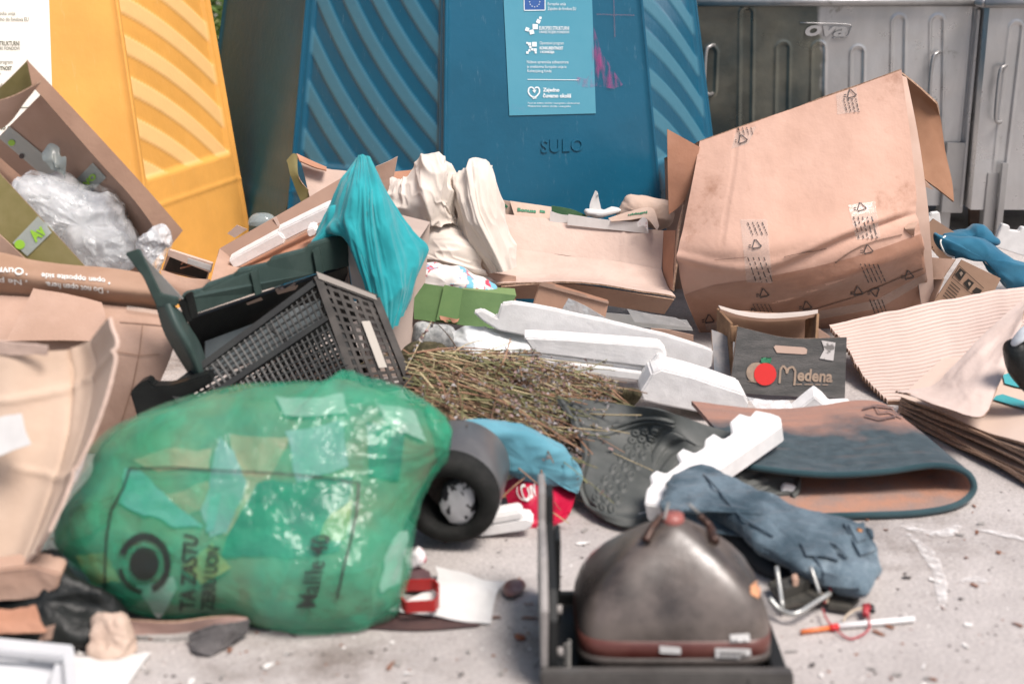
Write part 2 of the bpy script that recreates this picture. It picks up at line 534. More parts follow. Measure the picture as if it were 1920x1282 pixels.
# trees and shrubs beyond the bins
leafm = M('leaf_green', (.07, .13, .03), (.14, .22, .06), rough=.6, scale=1.2, spec=.3)
barkm = M('bark', (.12, .09, .06), (.18, .14, .10), rough=.9, scale=10)
def tree(name, cat, label, x, y, h, r, seed, z0=.2):
    t = thing(name, label, cat, (x, y, 0))
    rnd = random.Random(seed)
    tubes('trunk', [[(x, y, 0), (x + .05, y, h * .4), (x - .05, y, h * .8)]] + [[(x, y, h * .3 + .1 * k), (x + r * .4 * math.cos(k * 2.4), y + r * .4 * math.sin(k * 2.4), h * (.55 + .05 * k))] for k in range(5)], [[.09 * h / 3, .03]] + [[.03, .012]] * 5, barkm, t, sub=4)
    V, F = [], []
    cl = [(np.array([rnd.gauss(0, .45) * r, rnd.gauss(0, .45) * r, rnd.uniform(z0, 1) * h]), rnd.uniform(.25, .5) * r) for _ in range(26)]
    for k in range(2600):
        c, cr = rnd.choice(cl)
        p = np.array([x, y, 0]) + c + np.array([rnd.gauss(0, .5), rnd.gauss(0, .5), rnd.gauss(0, .5)]) * cr
        if p[2] < .02: continue
        a = np.array([rnd.gauss(0, 1), rnd.gauss(0, 1), rnd.gauss(0, .6)]); a = unit(a); b_ = unit(np.cross(a, [rnd.gauss(0, 1), rnd.gauss(0, 1), rnd.gauss(0, 1)]))
        s = rnd.uniform(.05, .09)
        b = len(V); V += [p - a * s, p + b_ * s * .5, p + a * s, p - b_ * s * .5]; F.append((b, b + 1, b + 2, b + 3))
    obj('crown', V, F, leafm, t, False)
tree('shrub', 'shrub', 'leafy shrub glimpsed in the gap between the yellow and the blue bin', -3.1, 13.2, 1.3, .9, 1, .1)
tree('shrub', 'shrub', 'green shrub glimpsed in the slit between the two metal containers', 4.3, 13.4, 1.5, .9, 2, .1)
tree('tree', 'tree', 'leafy tree standing far behind the yellow bin', -13, 20, 5.5, 1.9, 3)
tree('tree', 'tree', 'leafy tree standing far behind the blue bin', 1.0, 19, 6, 2.1, 4)
tree('tree', 'tree', 'leafy tree standing far behind the metal containers', 7.5, 18, 5.5, 2.0, 6)
t = thing('house', 'pale rendered house added far behind the yellow bin for the blue bin to reflect', 'house', (-9, 22, 0))  # pale house added to give the blue bin's side a bright reflection
hw = M('pale_render', (.74, .72, .68), (.68, .66, .62), rough=.9, scale=2)
box('wall', (-16, 21, 0), (13.5, 0, 0), (0, 6, 0), (0, 0, 5.2), hw, t, .02)
prism('roof', [(-16.4, 20.6, 5.2), (-16.4, 27.4, 5.2), (-16.4, 24, 7.4)], (14.3, 0, 0), M('roof_tile', (.32, .13, .08), (.24, .10, .07), rough=.9, scale=9), t, .02)
for wx in (-14.5, -11, -7.5, -4.8):
    wf = box('window', (wx, 20.94, 1.6), (1.1, 0, 0), (0, .1, 0), (0, 0, 1.4), hw, t, .01)
    box('pane', (wx + .1, 20.91, 1.7), (.9, 0, 0), (0, .02, 0), (0, 0, 1.2), M('dark_pane', (.03, .04, .05), rough=.1), wf, .003)
# ---------------------------------------------------------------- bell bins
def bin_mat(name, c, cl, scratch):
    """moulded plastic; the raised stripes have a paler, duller finish"""
    m = M(name, c, tuple(x * .86 for x in c), rough=.42, scale=2.2, bump=.0004, bscale=260, spec=.5, bump2=.004, b2scale=5)
    t, N, L, b = nodes(m)
    src = b.inputs['Base Color'].links[0].from_socket
    at = N.new('ShaderNodeAttribute'); at.attribute_name = 'stripe'
    x = N.new('ShaderNodeMix'); x.data_type = 'RGBA'
    L.new(at.outputs['Fac'], x.inputs[0]); L.new(src, x.inputs[6]); x.inputs[7].default_value = rgba(cl)
    # scuffs
    tc = N.new('ShaderNodeTexCoord'); mp = N.new('ShaderNodeMapping'); mp.inputs['Scale'].default_value = (30, 30, 3); mp.inputs['Rotation'].default_value = (.3, .5, .2)
    L.new(tc.outputs['Object'], mp.inputs[0])
    n = N.new('ShaderNodeTexNoise'); n.inputs['Scale'].default_value = 2.3; n.inputs['Detail'].default_value = 8; n.inputs['Roughness'].default_value = .75
    L.new(mp.outputs[0], n.inputs[0])
    r = N.new('ShaderNodeMapRange'); r.inputs[1].default_value = .60; r.inputs[2].default_value = .76; r.inputs[3].default_value = 0; r.inputs[4].default_value = .45
    L.new(n.outputs[0], r.inputs[0])
    y = N.new('ShaderNodeMix'); y.data_type = 'RGBA'
    L.new(r.outputs[0], y.inputs[0]); L.new(x.outputs[2], y.inputs[6]); y.inputs[7].default_value = rgba(scratch)
    L.new(y.outputs[2], b.inputs['Base Color'])
    rr = N.new('ShaderNodeMapRange'); rr.inputs[3].default_value = .30; rr.inputs[4].default_value = .50
    L.new(at.outputs['Fac'], rr.inputs[0]); L.new(rr.outputs[0], b.inputs['Roughness'])
    return m
class Bell:
    def __init__(s, name, label, mat, xc, yc, al, a, b, tp, curl):
        s.xc, s.yc, s.al, s.tp = xc, yc, al, tp
        ap = a / 2 + b * math.cos(math.pi / 4)
        w = .24 if xc > -1 else 0
        s.c = [(-a / 2, -ap), (a / 2, -ap), (ap, -a / 2), (ap + w, a / 2), (a / 2, ap), (-a / 2, ap), (-ap - w, a / 2), (-ap, -a / 2)]
        s.t = thing(name, label, 'recycling bin', (xc, yc, 0))
        V, F = [], []
        def grid(f, nu, nz, fn, V, F, z1=1.5):
            base = len(V)
            for j in range(nz + 1):
                for i in range(nu + 1):
                    u, z = i / nu, z1 * j / nz
                    V.append(s.face(f, u, z, fn(u, z)))
            for j in range(nz):
                for i in range(nu):
                    k = base + j * (nu + 1) + i
                    F.append((k, k + 1, k + nu + 2, k + nu + 1))
        rid = lambda u: .010 * (math.exp(-(u / .012) ** 2) + math.exp(-((1 - u) / .012) ** 2))
        for f in (0, 2, 4, 6):
            grid(f, 110 if f in (0, 6) else 30, 50, lambda u, z: rid(u) + .003 * math.exp(-((z - .33) / .006) ** 2) - .006 * math.exp(-((u - .28) / .008) ** 2) * (z < .35), V, F)
        # dome on top
        n = 24
        top = len(V)
        for j in range(8):
            ph = j / 8 * math.pi / 2
            for i in range(n * 2):
                f, u = int(i / (2 * n) * 8), (i / (2 * n) * 8) % 1
                p = s.face(f, u, 1.5); c = np.array([xc, yc, 1.5])
                q = c + (p - c) * math.cos(ph); q[2] = 1.5 + .35 * math.sin(ph); V.append(q)
        V.append(np.array([xc, yc, 1.85]))
        for j in range(7):
            for i in range(2 * n):
                k = top + j * 2 * n
                F.append((k + i, k + (i + 1) % (2 * n), k + 2 * n + (i + 1) % (2 * n), k + 2 * n + i))
        for i in range(2 * n): F.append((top + 7 * 2 * n + i, top + 7 * 2 * n + (i + 1) % (2 * n), len(V) - 1))
        s.body = obj('body', V, F, mat, s.t)
        for f in (7, 0, 1, 2):
            tubes('ridge', [[s.face(f, 0, z, .002) for z in (.01, .5, 1.0, 1.5)]], .009, mat, s.t, 8, sub=2)
        s.body.data.attributes.new('stripe', 'FLOAT', 'POINT')
        for f in (1, 3, 5, 7):
            fine = f in (1, 7)
            z0, z1 = .50, 1.36
            sgn = curl if f == 7 else -curl
            st = []
            def fn(u, z):
                sm = lambda x, a, b: max(0, min(1, (x - a) / (b - a))) ** 2 * (3 - 2 * max(0, min(1, (x - a) / (b - a))))
                ins = sm(u, .035, .06) * sm(1 - u, .035, .06) * sm(z, z0, z0 + .02) * sm(z1 - z, 0, .02)
                X, Z = (u - .5) * b, z - .9
                cx, cz = (2.2, 2.05) if f == 7 else (-1.05, -2.1)
                d = math.hypot(X - cx, (Z - cz)) / (.122 if f == 7 else .142)
                w = d % 1
                k = sm(w, .02, .08) * (1 - sm(w, .50, .56)) * ins
                st.append(k)
                return -.014 * ins + .004 * k + rid(u) + (.004 * math.exp(-((z - .40) / .008) ** 2) if z < z0 else 0) + .012 * ins * math.sin(math.pi * u) * 0
            V, F = [], []
            grid(f, 130 if fine else 40, 180 if fine else 40, fn, V, F)
            o = obj('stripe_panel', V, F, mat, s.t)
            at = o.data.attributes.new('stripe', 'FLOAT', 'POINT'); at.data.foreach_set('value', st)
    def face(s, f, u, z, off=0):
        k = 1 - s.tp * z
        a, b = s.c[f % 8], s.c[(f + 1) % 8]
        x, y = (a[0] * (1 - u) + b[0] * u) * k, (a[1] * (1 - u) + b[1] * u) * k
        nx, ny = b[1] - a[1], -(b[0] - a[0]); l = math.hypot(nx, ny); nx /= l; ny /= l
        x += nx * off; y += ny * off
        c, sn = math.cos(s.al), math.sin(s.al)
        return np.array([s.xc + c * x - sn * y, s.yc + sn * x + c * y, z])
    def plane(s, f):
        a, b, c = s.face(f, 0, .3), s.face(f, 1, .3), s.face(f, .5, 1.2)
        n = unit(np.cross(b - a, c - a))
        return a, (n if np.dot(n, CAM - a) > 0 else -n)
blue_m = bin_mat('blue_plastic', (.006, .098, .172), (.052, .18, .25), (.20, .32, .40))
yellow_m = bin_mat('yellow_plastic', (.86, .43, .10), (.90, .55, .22), (.85, .60, .30))
blue = Bell('bell_bin', 'blue plastic bell bin with striped panels and pale blue funding sticker', blue_m, -.139, 6.3, .328, .937, .737, .1475, 1)
yellow = Bell('bell_bin', 'yellow plastic bell bin with striped panels and white funding sticker', yellow_m, -2.188, 5.85, .469, .937, .737, .107, 1)
def sticker(bell, T, matS, inkm, flagm, lab):
    o, n = bell.plane(0)
    def pt(x, y, off):
        X, Y = T(x, y)
        return hit(X, Y, o + n * off, n)
    st = sheet('sticker', [[pt(945 - (95 * .06), -95, .003), pt(1107, -95, .003)], [pt(955, 217, .003), pt(1117, 213, .003)]], matS, bell.t, (10, 10), .0015)
    def tx(s, x0, y0, x1, y1, bold=0):
        text('lettering', s, onquad(pt(x0, y0, .0055), pt(x1, y0 + .3, .0055), pt(x1, y1 + .3, .0055), pt(x0, y1, .0055)), inkm, st, bold)
    tx('Europska unija', 1027, 5, 1061, 12); tx('Zajedno do fondova EU', 1027, 13.5, 1080, 21.5)
    tx('EUROPSKI STRUKTURNI', 1011, 49.5, 1067, 56.5, .02); tx('I INVESTICIJSKI FONDOVI', 1011, 58, 1067, 64.5, .01)
    tx('Operativni program', 1012, 78, 1057, 85.5); tx('KONKURENTNOST', 1012, 87.5, 1056, 93.5, .035); tx('I KOHEZIJA', 1013, 95.5, 1040, 101.5, .035)
    tx('Nabava spremnika sufinancirana', 988, 113.5, 1066, 121); tx('je sredstvima Europske unije iz', 988, 122.5, 1062, 129.5); tx('Kohezijskog fonda', 989, 130.5, 1034, 137.5)
    tx('Zajedno', 1018, 165, 1049, 174.5, .035); tx('čuvamo okoliš', 1018, 175, 1071, 183.5, .035)
    tx('Fond za zaštitu okoliša i energetsku učinkovitost', 990, 191.5, 1087, 196); tx('Ministarstvo zaštite okoliša i energetike', 990, 197.5, 1070, 202)
    def sq(cx, cy, r, a):
        return [(cx + r * math.cos(math.radians(a + 45 + 90 * k)), cy + r * math.sin(math.radians(a + 45 + 90 * k))) for k in range(4)]
    P_ = [sq(988.5, 55.5, 5, 20), sq(997, 60.5, 6, -15), sq(1003.5, 50.5, 7, 0), sq(1009.5, 40.5, 5.2, 25), sq(1013.2, 34, 3.3, 10)]
    P_ += [sq(x, y, r, 0) for x, y, r in ((988.5, 81, 2.6), (993, 83, 4.2), (1002, 83.5, 6.2), (994.5, 89, 3.2), (998, 93, 3), (1003.5, 94, 4), (992.5, 95, 3), (989, 99, 3.4), (1004.5, 99, 2.6))]
    P_ += [[(989, 148.6), (1085, 149.6), (1085, 150.8), (989, 149.9)]]
    def ringp(pts, w):
        n = len(pts); out = []
        for i in range(n - 1):
            (x0, y0), (x1, y1) = pts[i], pts[i + 1]
            dx, dy = x1 - x0, y1 - y0; l = math.hypot(dx, dy) + 1e-9; a, b = -dy / l * w, dx / l * w
            out.append([(x0 - a, y0 - b), (x1 - a, y1 - b), (x1 + a, y1 + b), (x0 + a, y0 + b)])
        return out
    heart = [(1001, 184), (994, 179), (990.5, 173), (991.5, 166), (996, 163.5), (1000.5, 166), (1002, 169)]
    heart2 = [(1001, 184), (1007, 180), (1011.5, 174), (1011.5, 167), (1007.5, 163.5), (1003, 165.5)]
    P_ += ringp(heart, 1.4) + ringp(heart2, 1.4) + [[(998, 170), (1006, 168.5), (1002.5, 175)], [(1000, 180), (1007, 184.5), (999, 186.5)]]
    bx = [(982, -40), (1022, -40), (1022, 19.5), (983, 20)]
    P_ += ringp(bx + bx[:1], .8)
    polys('emblem', lambda x, y: pt(x, y, .006), P_, inkm, st)
    fl = polys('flag', lambda x, y: pt(x, y, .0045), [[(982, -10), (1022, -10), (1022, 19.5), (983, 20)]], flagm, st)
    def star(cx, cy, r): return [(cx + (r if k % 2 == 0 else r * .4) * math.sin(k * math.pi / 5), cy - (r if k % 2 == 0 else r * .4) * math.cos(k * math.pi / 5)) for k in range(10)]
    polys('flag_stars', lambda x, y: pt(x, y, .006), [star(1002.5 + 9.5 * math.sin(k * math.pi / 6), 4 - 9.5 * math.cos(k * math.pi / 6), 1.5) for k in range(12)], inkm, st)
    return st
ink_soft = M('soft_white_ink', (.72, .80, .82))
sticker(blue, lambda x, y: (x, y), M('pale_blue_film', (.075, .29, .39), (.09, .31, .41), rough=.32, scale=3, c3=(.25, .20, .40), s3=2.2, t3=.60, w3=.2), ink_soft, M('flag_blue', (.03, .10, .32)), 'blue')
sticker(yellow, lambda x, y: (95 + (x - 1112) * 1.3, 38 + (y - 18) * 1.24), M('white_film', (.88, .86, .78), (.86, .82, .72), rough=.4, scale=3), M('grey_ink', (.20, .20, .15)), M('flag_blue_pale', (.10, .16, .30)), 'white')
o_, n_ = blue.plane(0)
hp = lambda x, y: hit(x, y, o_ + n_ * .001, n_)
text('lettering', 'SULO', onquad(hp(1014, 262), hp(1094, 259), hp(1094, 283), hp(1014, 287)), blue_m, blue.t, .02, ext=.004, spacing=1.1)
pk = M('pink_spray_paint', (.55, .05, .25), rough=.5)
t_, N_, L_, b_ = nodes(pk)
tc_ = N_.new('ShaderNodeTexCoord'); nn = N_.new('ShaderNodeTexNoise'); nn.inputs['Scale'].default_value = 9; nn.inputs['Detail'].default_value = 8
mpp = N_.new('ShaderNodeMapping'); mpp.inputs['Scale'].default_value = (6, 6, 1); L_.new(tc_.outputs['Object'], mpp.inputs[0]); L_.new(mpp.outputs[0], nn.inputs[0])
rm = N_.new('ShaderNodeMapRange'); rm.inputs[1].default_value = .42; rm.inputs[2].default_value = .80; rm.inputs[4].default_value = .62; L_.new(nn.outputs[0], rm.inputs[0]); L_.new(rm.outputs[0], b_.inputs['Alpha'])
hp2 = lambda x, y: hit(x, y, o_ + n_ * .0065, n_)
polys('paint_stain', hp2, [[(1113, 50), (1122, 78), (1128, 100), (1146, 125), (1168, 160), (1150, 167), (1120, 162), (1100, 165), (1078, 160), (1082, 145), (1100, 148), (1112, 130), (1110, 90)]], pk, blue.t)
polys('paint_stain', hp2, [[(1118, 26), (1190, 28), (1190, 30.5), (1118, 28.5)], [(1149, -20), (1151.5, -20), (1154, 70), (1151.5, 70)]], M('red_crayon', (.42, .12, .13), rough=.6, alpha=.16), blue.t)
# ---------------------------------------------------------------- galvanised containers
def metal_mat(name, c, rough):
    m = M(name, c, tuple(x * .80 for x in c), rough=rough, scale=5, metal=.72, bump=.0005, bscale=60, spec=.5, rvar=.08, c3=(.24, .23, .21), s3=8, t3=.60, w3=.14, bump2=.003, b2scale=6, stretch=(1, 1, .35))
    return m
galv = metal_mat('galvanised_steel', (.54, .535, .53), .34)
def darken_left(m):  # mottled dark greenish tone on the left part, ending at a slanted edge
    t, N, L, b = nodes(m)
    src = b.inputs['Base Color'].links[0].from_socket
    tc = N.new('ShaderNodeTexCoord'); sx = N.new('ShaderNodeSeparateXYZ'); L.new(tc.outputs['Object'], sx.inputs[0])
    n = N.new('ShaderNodeTexNoise'); n.inputs['Scale'].default_value = 9; n.inputs['Detail'].default_value = 9; L.new(tc.outputs['Object'], n.inputs[0])
    n2 = N.new('ShaderNodeTexNoise'); n2.inputs['Scale'].default_value = 5; n2.inputs['Detail'].default_value = 7
    L.new(tc.outputs['Object'], n2.inputs[0])
    a = N.new('ShaderNodeMath'); a.operation = 'MULTIPLY_ADD'; a.inputs[1].default_value = .07; L.new(n.outputs[0], a.inputs[0]); L.new(sx.outputs[0], a.inputs[2])
    c = N.new('ShaderNodeMath'); c.operation = 'MULTIPLY_ADD'; c.inputs[1].default_value = .14; L.new(sx.outputs[2], c.inputs[0]); L.new(a.outputs[0], c.inputs[2])
    r = N.new('ShaderNodeMapRange'); r.inputs[1].default_value = .088; r.inputs[2].default_value = .112; r.inputs[3].default_value = .95; r.inputs[4].default_value = 0; L.new(c.outputs[0], r.inputs[0])
    w = N.new('ShaderNodeValToRGB'); w.color_ramp.elements[0].position = .32; w.color_ramp.elements[1].position = .68
    w.color_ramp.elements[0].color = rgba((.045, .062, .06)); w.color_ramp.elements[1].color = rgba((.17, .17, .135)); L.new(n2.outputs[0], w.inputs[0])
    x = N.new('ShaderNodeMix'); x.data_type = 'RGBA'; L.new(r.outputs[0], x.inputs[0]); L.new(src, x.inputs[6]); L.new(w.outputs[0], x.inputs[7])
    L.new(x.outputs[2], b.inputs['Base Color'])
    return m
part_dark = darken_left(metal_mat('part_dark_steel', (.54, .535, .53), .34))
galv2 = metal_mat('dull_steel', (.42, .41, .40), .45)
rust = M('rusty_steel', (.20, .14, .11), (.12, .085, .07), rough=.8, scale=14, metal=.2, bump=.002, bscale=60)
def container(label, x0, x1, Y, caps, hand, skin=None):
    t = thing('waste_container', label, 'waste container', ((x0 + x1) / 2, Y + .45, 0))
    z0, z1 = .14, 1.06
    nu, nz = int((x1 - x0) / .0055), 138
    X, Z = np.meshgrid(np.linspace(x0, x1, nu + 1), np.linspace(z0, z1, nz + 1))
    D = np.zeros(X.shape)
    for (ax, az), (bx, bz), r in caps:
        px, pz = X - ax, Z - az; dx, dz = bx - ax, bz - az
        h = np.clip((px * dx + pz * dz) / (dx * dx + dz * dz + 1e-9), 0, 1)
        sd = np.hypot(px - h * dx, pz - h * dz)
        D += .007 * np.exp(-((sd - r) / .006) ** 2) - .004 * (1 / (1 + np.exp((sd - r) / .003)))
    q = np.stack([X, Z, X * 0 + x0], -1)
    D += .004 * fbm(q, 4, 3, 7) + .010 * np.exp(-((X - x1 + .03) / .004) ** 2) * .5
    V = np.stack([X, Y - D, Z], -1).reshape(-1, 3)
    F = [(j * (nu + 1) + i, j * (nu + 1) + i + 1, (j + 1) * (nu + 1) + i + 1, (j + 1) * (nu + 1) + i) for j in range(nz) for i in range(nu)]
    bk = len(V)
    V = list(V) + [(x0, Y + .9, z0), (x1, Y + .9, z0), (x1, Y + .9, z1), (x0, Y + .9, z1)]
    c00, c10, c11, c01 = 0, nu, nz * (nu + 1) + nu, nz * (nu + 1)
    F += [(c10, bk + 1, bk + 2, c11), (bk, c00, c01, bk + 3), (bk + 1, bk, bk + 3, bk + 2), (c00, bk, bk + 1, c10)]
    obj('body', V, F, skin or galv, t)
    tubes('rim', [[(x0 - .03, Y - .02, z1 + .015), (x1 + .02, Y - .02, z1 + .015)], [(x1 + .02, Y - .02, z1 + .015), (x1 + .02, Y + .92, z1 + .015)], [(x0 - .03, Y - .02, z1 + .015), (x0 - .03, Y + .92, z1 + .015)], [(x0 - .03, Y + .92, z1 + .015), (x1 + .02, Y + .92, z1 + .015)]], .021, galv2, t, 10)
    L_ = []
    for j in range(13):
        a = math.pi * j / 12
        L_.append([(x0, Y + .45 - .45 * math.cos(a), z1 + .04 + .22 * math.sin(a)), (x1, Y + .45 - .45 * math.cos(a), z1 + .04 + .22 * math.sin(a))])
    sheet('lid', L_, galv, t, (6, 24), .006)
    for (hx, hz0, hz1) in hand:
        tubes('handle', [[(hx + .03, Y - .005, hz1), (hx + .01, Y - .04, hz1), (hx - .012, Y - .05, hz1 - .03), (hx - .012, Y - .05, hz0 + .03), (hx + .01, Y - .04, hz0), (hx + .03, Y - .005, hz0)]], .0085, galv2, t, 8)
    for xx in (x0 + .06, x1 - .10):
        box('leg', (xx, Y - .01, 0.004), (.055, 0, 0), (0, .06, 0), (0, 0, .31), galv2, t, .003)
    box('flange', (x1 - .012, Y - .035, z0), (.012, 0, 0), (0, .05, 0), (0, 0, z1 - z0 - .02), galv, t, .002)
    return t
pc = lambda x, y: tuple(P(x, y, 6.6)[[0, 2]])
caps = []
for x, ya, yb in ((1400, 26, 250), (1332, 100, 170), (1468, 92, 260), (1535, 92, 260), (1608, 100, 250), (1685, 42, 230), (1757, 42, 260)):
    caps.append((pc(x, ya), pc(x - 3, yb), .030))
c1 = container('grey galvanised steel waste container behind the big tan carton', P(1300, 0, 6.6)[0], P(1836, 0, 6.6)[0], 6.6, caps, [(P(1757, 0, 6.6)[0], pc(0, 186)[1], pc(0, 98)[1]), (P(1330, 0, 6.6)[0], pc(0, 175)[1], pc(0, 85)[1])], part_dark)
text('lettering', 'ova', onquad(*[P(x, y, 6.592) for x, y in ((1512, 47), (1590, 50), (1587, 70), (1508, 68))]), galv, c1, .03, ext=.003, shear=.2)
tubes('emblem', [[P(x, y, 6.594) for x, y in ((1500, 43), (1588, 46), (1594, 56), (1586, 70), (1560, 72))]], .0025, galv, c1, 6)
# small hardware on its side
tubes('trunnion', [[P(1830, 190, 6.62), P(1848, 190, 6.62)]], .055, galv2, c1, 20, flat=1.25)
box('hinge_plate', P(1776, 268, 6.57) - np.array([0, 0, .33]), (.10, 0, 0), (0, .02, 0), (0, 0, .33), galv2, c1, .003)
caps2 = [((P(1910, 0, 6.5)[0], pc(0, 50)[1]), (P(1905, 0, 6.5)[0], pc(0, 350)[1]), .028)]
c2 = container('neighbouring steel waste container cut off by the picture edge beyond the slit', P(1857, 0, 6.5)[0], P(1857, 0, 6.5)[0] + 1.28, 6.5, caps2, [(P(1886, 0, 6.5)[0], .55, .80)])
box('bracket', P(1866, 440, 6.46) * np.array([1, 1, 0]) + np.array([0, 0, .004]), (.03, 0, 0), (0, .02, 0), (0, 0, .36), galv2, c2, .003)
prism('hinge_post', [P(1818, 270, 6.72), P(1850, 270, 6.72), P(1850, 445, 6.72), P(1818, 445, 6.72)], (0, .03, 0), rust, c2, .003)
tubes('bolt', [[P(1838, 92, 6.7), P(1858, 92, 6.7)]], .018, rust, c2, 10)
# ---------------------------------------------------------------- more helpers for prints and soft things
from mathutils.bvhtree import BVHTree
def cast(o, off=.003):
    """drop a print onto the surface of o along the line of sight of its pixel"""
    me = o.data
    R = np.array(root(o).location)
    b = BVHTree.FromPolygons([v.co[:] for v in me.vertices], [p.vertices[:] for p in me.polygons])
    def f(px, py, e=0):
        d = Vector(unit(ray(px, py)).tolist())
        h = b.ray_cast(Vector((CAM - R).tolist()), d)
        if h[0] is None:
            h = min((b.find_nearest(Vector((P(px, py, 2.3 + .06 * k) - R).tolist())) for k in range(80)), key=lambda q: q[3])
        n = h[1] if h[1].dot(d) < 0 else -h[1]
        return np.array(h[0] + n * (off + e)) + R
    return f
def drape(name, o, pls, mat, par, off=.003, cell=9, warp=0):
    """polygons in picture coordinates, cut fine enough to follow the surface of o"""
    f = cast(o, off)
    bm = bmesh.new()
    for pl in pls:
        vs = [bm.verts.new((x, y, 0)) for x, y in pl]
        try: bm.faces.new(vs)
        except ValueError: pass
    bmesh.ops.triangulate(bm, faces=[x for x in bm.faces if len(x.verts) > 4])
    for _ in range(4):
        es = [e for e in bm.edges if e.calc_length() > cell]
        if not es: break
        bmesh.ops.subdivide_edges(bm, edges=es, cuts=1, use_grid_fill=True)
        bmesh.ops.triangulate(bm, faces=[x for x in bm.faces if len(x.verts) > 4])
    bm.verts.index_update()
    if warp:
        q = np.array([v.co[:] for v in bm.verts])
        dx, dy = fbm(q + [0, 0, 3.3], 1 / 42, 4, 5), fbm(q + [0, 0, 8.1], 1 / 42, 4, 6)
        V = [f(a[0] + warp * i, a[1] + warp * j) for a, i, j in zip(q, dx, dy)]
    else:
        V = [f(v.co.x, v.co.y) for v in bm.verts]
    F = [[v.index for v in x.verts] for x in bm.faces]
    bm.free()
    return obj(name, V, F, mat, par, True)
def drapetext(name, s, o, tl, tr, br, bl, mat, par, bold=0, off=.003, **k):
    f = cast(o, off)
    tl, tr, br, bl = map(np.array, ((*tl,), (*tr,), (*br,), (*bl,)))
    def m(x, y):
        p = (bl * (1 - x) + br * x) * (1 - y) + (tl * (1 - x) + tr * x) * y
        return f(p[0], p[1])
    return text(name, s, m, mat, par, bold, **k)
def lines(pts, w):
    out = []
    for (x0, y0), (x1, y1) in zip(pts[:-1], pts[1:]):
        dx, dy = x1 - x0, y1 - y0; l = math.hypot(dx, dy) + 1e-9; a, b = -dy / l * w / 2, dx / l * w / 2
        out.append([(x0 - a, y0 - b), (x1 - a, y1 - b), (x1 + a, y1 + b), (x0 + a, y0 + b)])
    return out
def fabric(name, c1, c2, rough=.9, scale=7, **k):
    k.setdefault('bump', .0008); k.setdefault('bscale', 350); k.setdefault('sheen', .25)
    return M(name, c1, c2, rough=rough, scale=scale, spec=.15, **k)
def film(name, col, alpha=.35, rough=.18, hi_alpha=.8):
    m = M(name, col, rough=rough, spec=.6, bump=.006, bscale=22, bump2=.012, b2scale=9)
    t, N, L, b = nodes(m)
    tc = N.new('ShaderNodeTexCoord'); n = N.new('ShaderNodeTexNoise'); n.inputs['Scale'].default_value = 16; n.inputs['Detail'].default_value = 8; n.inputs['Distortion'].default_value = 1.2
    L.new(tc.outputs['Object'], n.inputs[0])
    r = N.new('ShaderNodeMapRange'); r.inputs[1].default_value = .4; r.inputs[2].default_value = .64; r.inputs[3].default_value = alpha; r.inputs[4].default_value = hi_alpha
    L.new(n.outputs[0], r.inputs[0]); L.new(r.outputs[0], b.inputs['Alpha'])
    return m
clear_film = film('clear_film', (.80, .81, .81), .25, .12, .9)
tape_clear = M('clear_tape', (.70, .66, .60), rough=.14, spec=.7, alpha=.22, bump2=.003, b2scale=25)
# ================================================================ heap beside the yellow bin
t = thing('open_carton', 'tilted open brown carton with lime lettered tape and clear film inside', 'carton', P(150, 420, 4.25) * [1, 1, 0] + [0, 0, .5])
fl = sheet('flap', [Q([(50, 112), (120, 186), (200, 272), (280, 360), (343, 432)], 4.08), Q([(60, 160), (108, 215), (180, 297), (255, 380), (316, 466)], 4.06)], [kraft_dark, kraft_dark, kraft_edge], t, (40, 8), .006, amp=.002)
sheet('flap', [Q([(-40, 200), (10, 155), (52, 113)], 4.1), Q([(-40, 240), (20, 205), (72, 160)], 4.12)], [olive, kraft, kraft_edge], t, (14, 8), .006)
sheet('flap', [Q([(-50, 200), (20, 182), (76, 153)], 4.02), Q([(-50, 262), (10, 236), (46, 190)], 4.06)], [kraft, kraft, kraft_edge], t, (14, 8), .006, amp=.003)
wl = sheet('inner_wall', [[P(88, 166, 4.13), P(196, 286, 4.13), P(326, 446, 4.11)], [P(-20, 275, 4.42), P(120, 400, 4.42), P(262, 520, 4.38)]], [kraft, kraft, kraft_edge], t, (30, 16), .006, amp=.003)
sheet('floor_panel', [Q([(-60, 250), (-10, 262), (120, 400), (275, 535)], 4.46), Q([(-60, 420), (-20, 430), (40, 480), (200, 560)], 4.40)], kraft_dark, t, (16, 10), .006)
ow = sheet('outer_wall', [Q([(-60, 262), (0, 325), (80, 412), (168, 508)], 3.98), Q([(-60, 400), (-20, 432), (40, 490), (90, 540)], 3.96)], [olive, olive, kraft_edge], t, (24, 12), .006, amp=.003)
sheet('side_panel', [Q([(-60, 392), (0, 440), (58, 495)], 3.95), Q([(-60, 440), (0, 486), (50, 520)], 3.95)], kraft, t, (10, 6), .005)
tapem = M('printed_tape', (.42, .46, .43), rough=.25, spec=.5, alpha=.75, bump2=.003, b2scale=20)
tp = drape('tape', ow, [[(24, 455), (72, 405), (100, 433), (52, 480)]], tapem, t, .004)
drapetext('lettering', 'Av', ow, (52, 438), (72, 418), (90, 436), (68, 455), ink_lime, tp, .05, .006)
drape('emblem', ow, [[(38 + 10 * math.cos(a * .5), 458 + 9 * math.sin(a * .5)) for a in range(12)]], ink_lime, tp, .006)
tp = drape('tape', wl, [[(8, 232), (20, 236), (172, 362), (140, 378), (0, 258)], [(135, 345), (176, 304), (201, 332), (160, 372)]], tapem, t, .004)
drapetext('lettering', 'AVO', wl, (148, 350), (176, 322), (185, 330), (158, 358), ink_lime, tp, .05, .006)
for ex_, ey_ in ((24, 266), (100, 332)):
    drape('emblem', wl, [[(ex_ + 7 * math.cos(a * .6), ey_ + 6 * math.sin(a * .6)) for a in range(10)]], ink_lime, tp, .006)
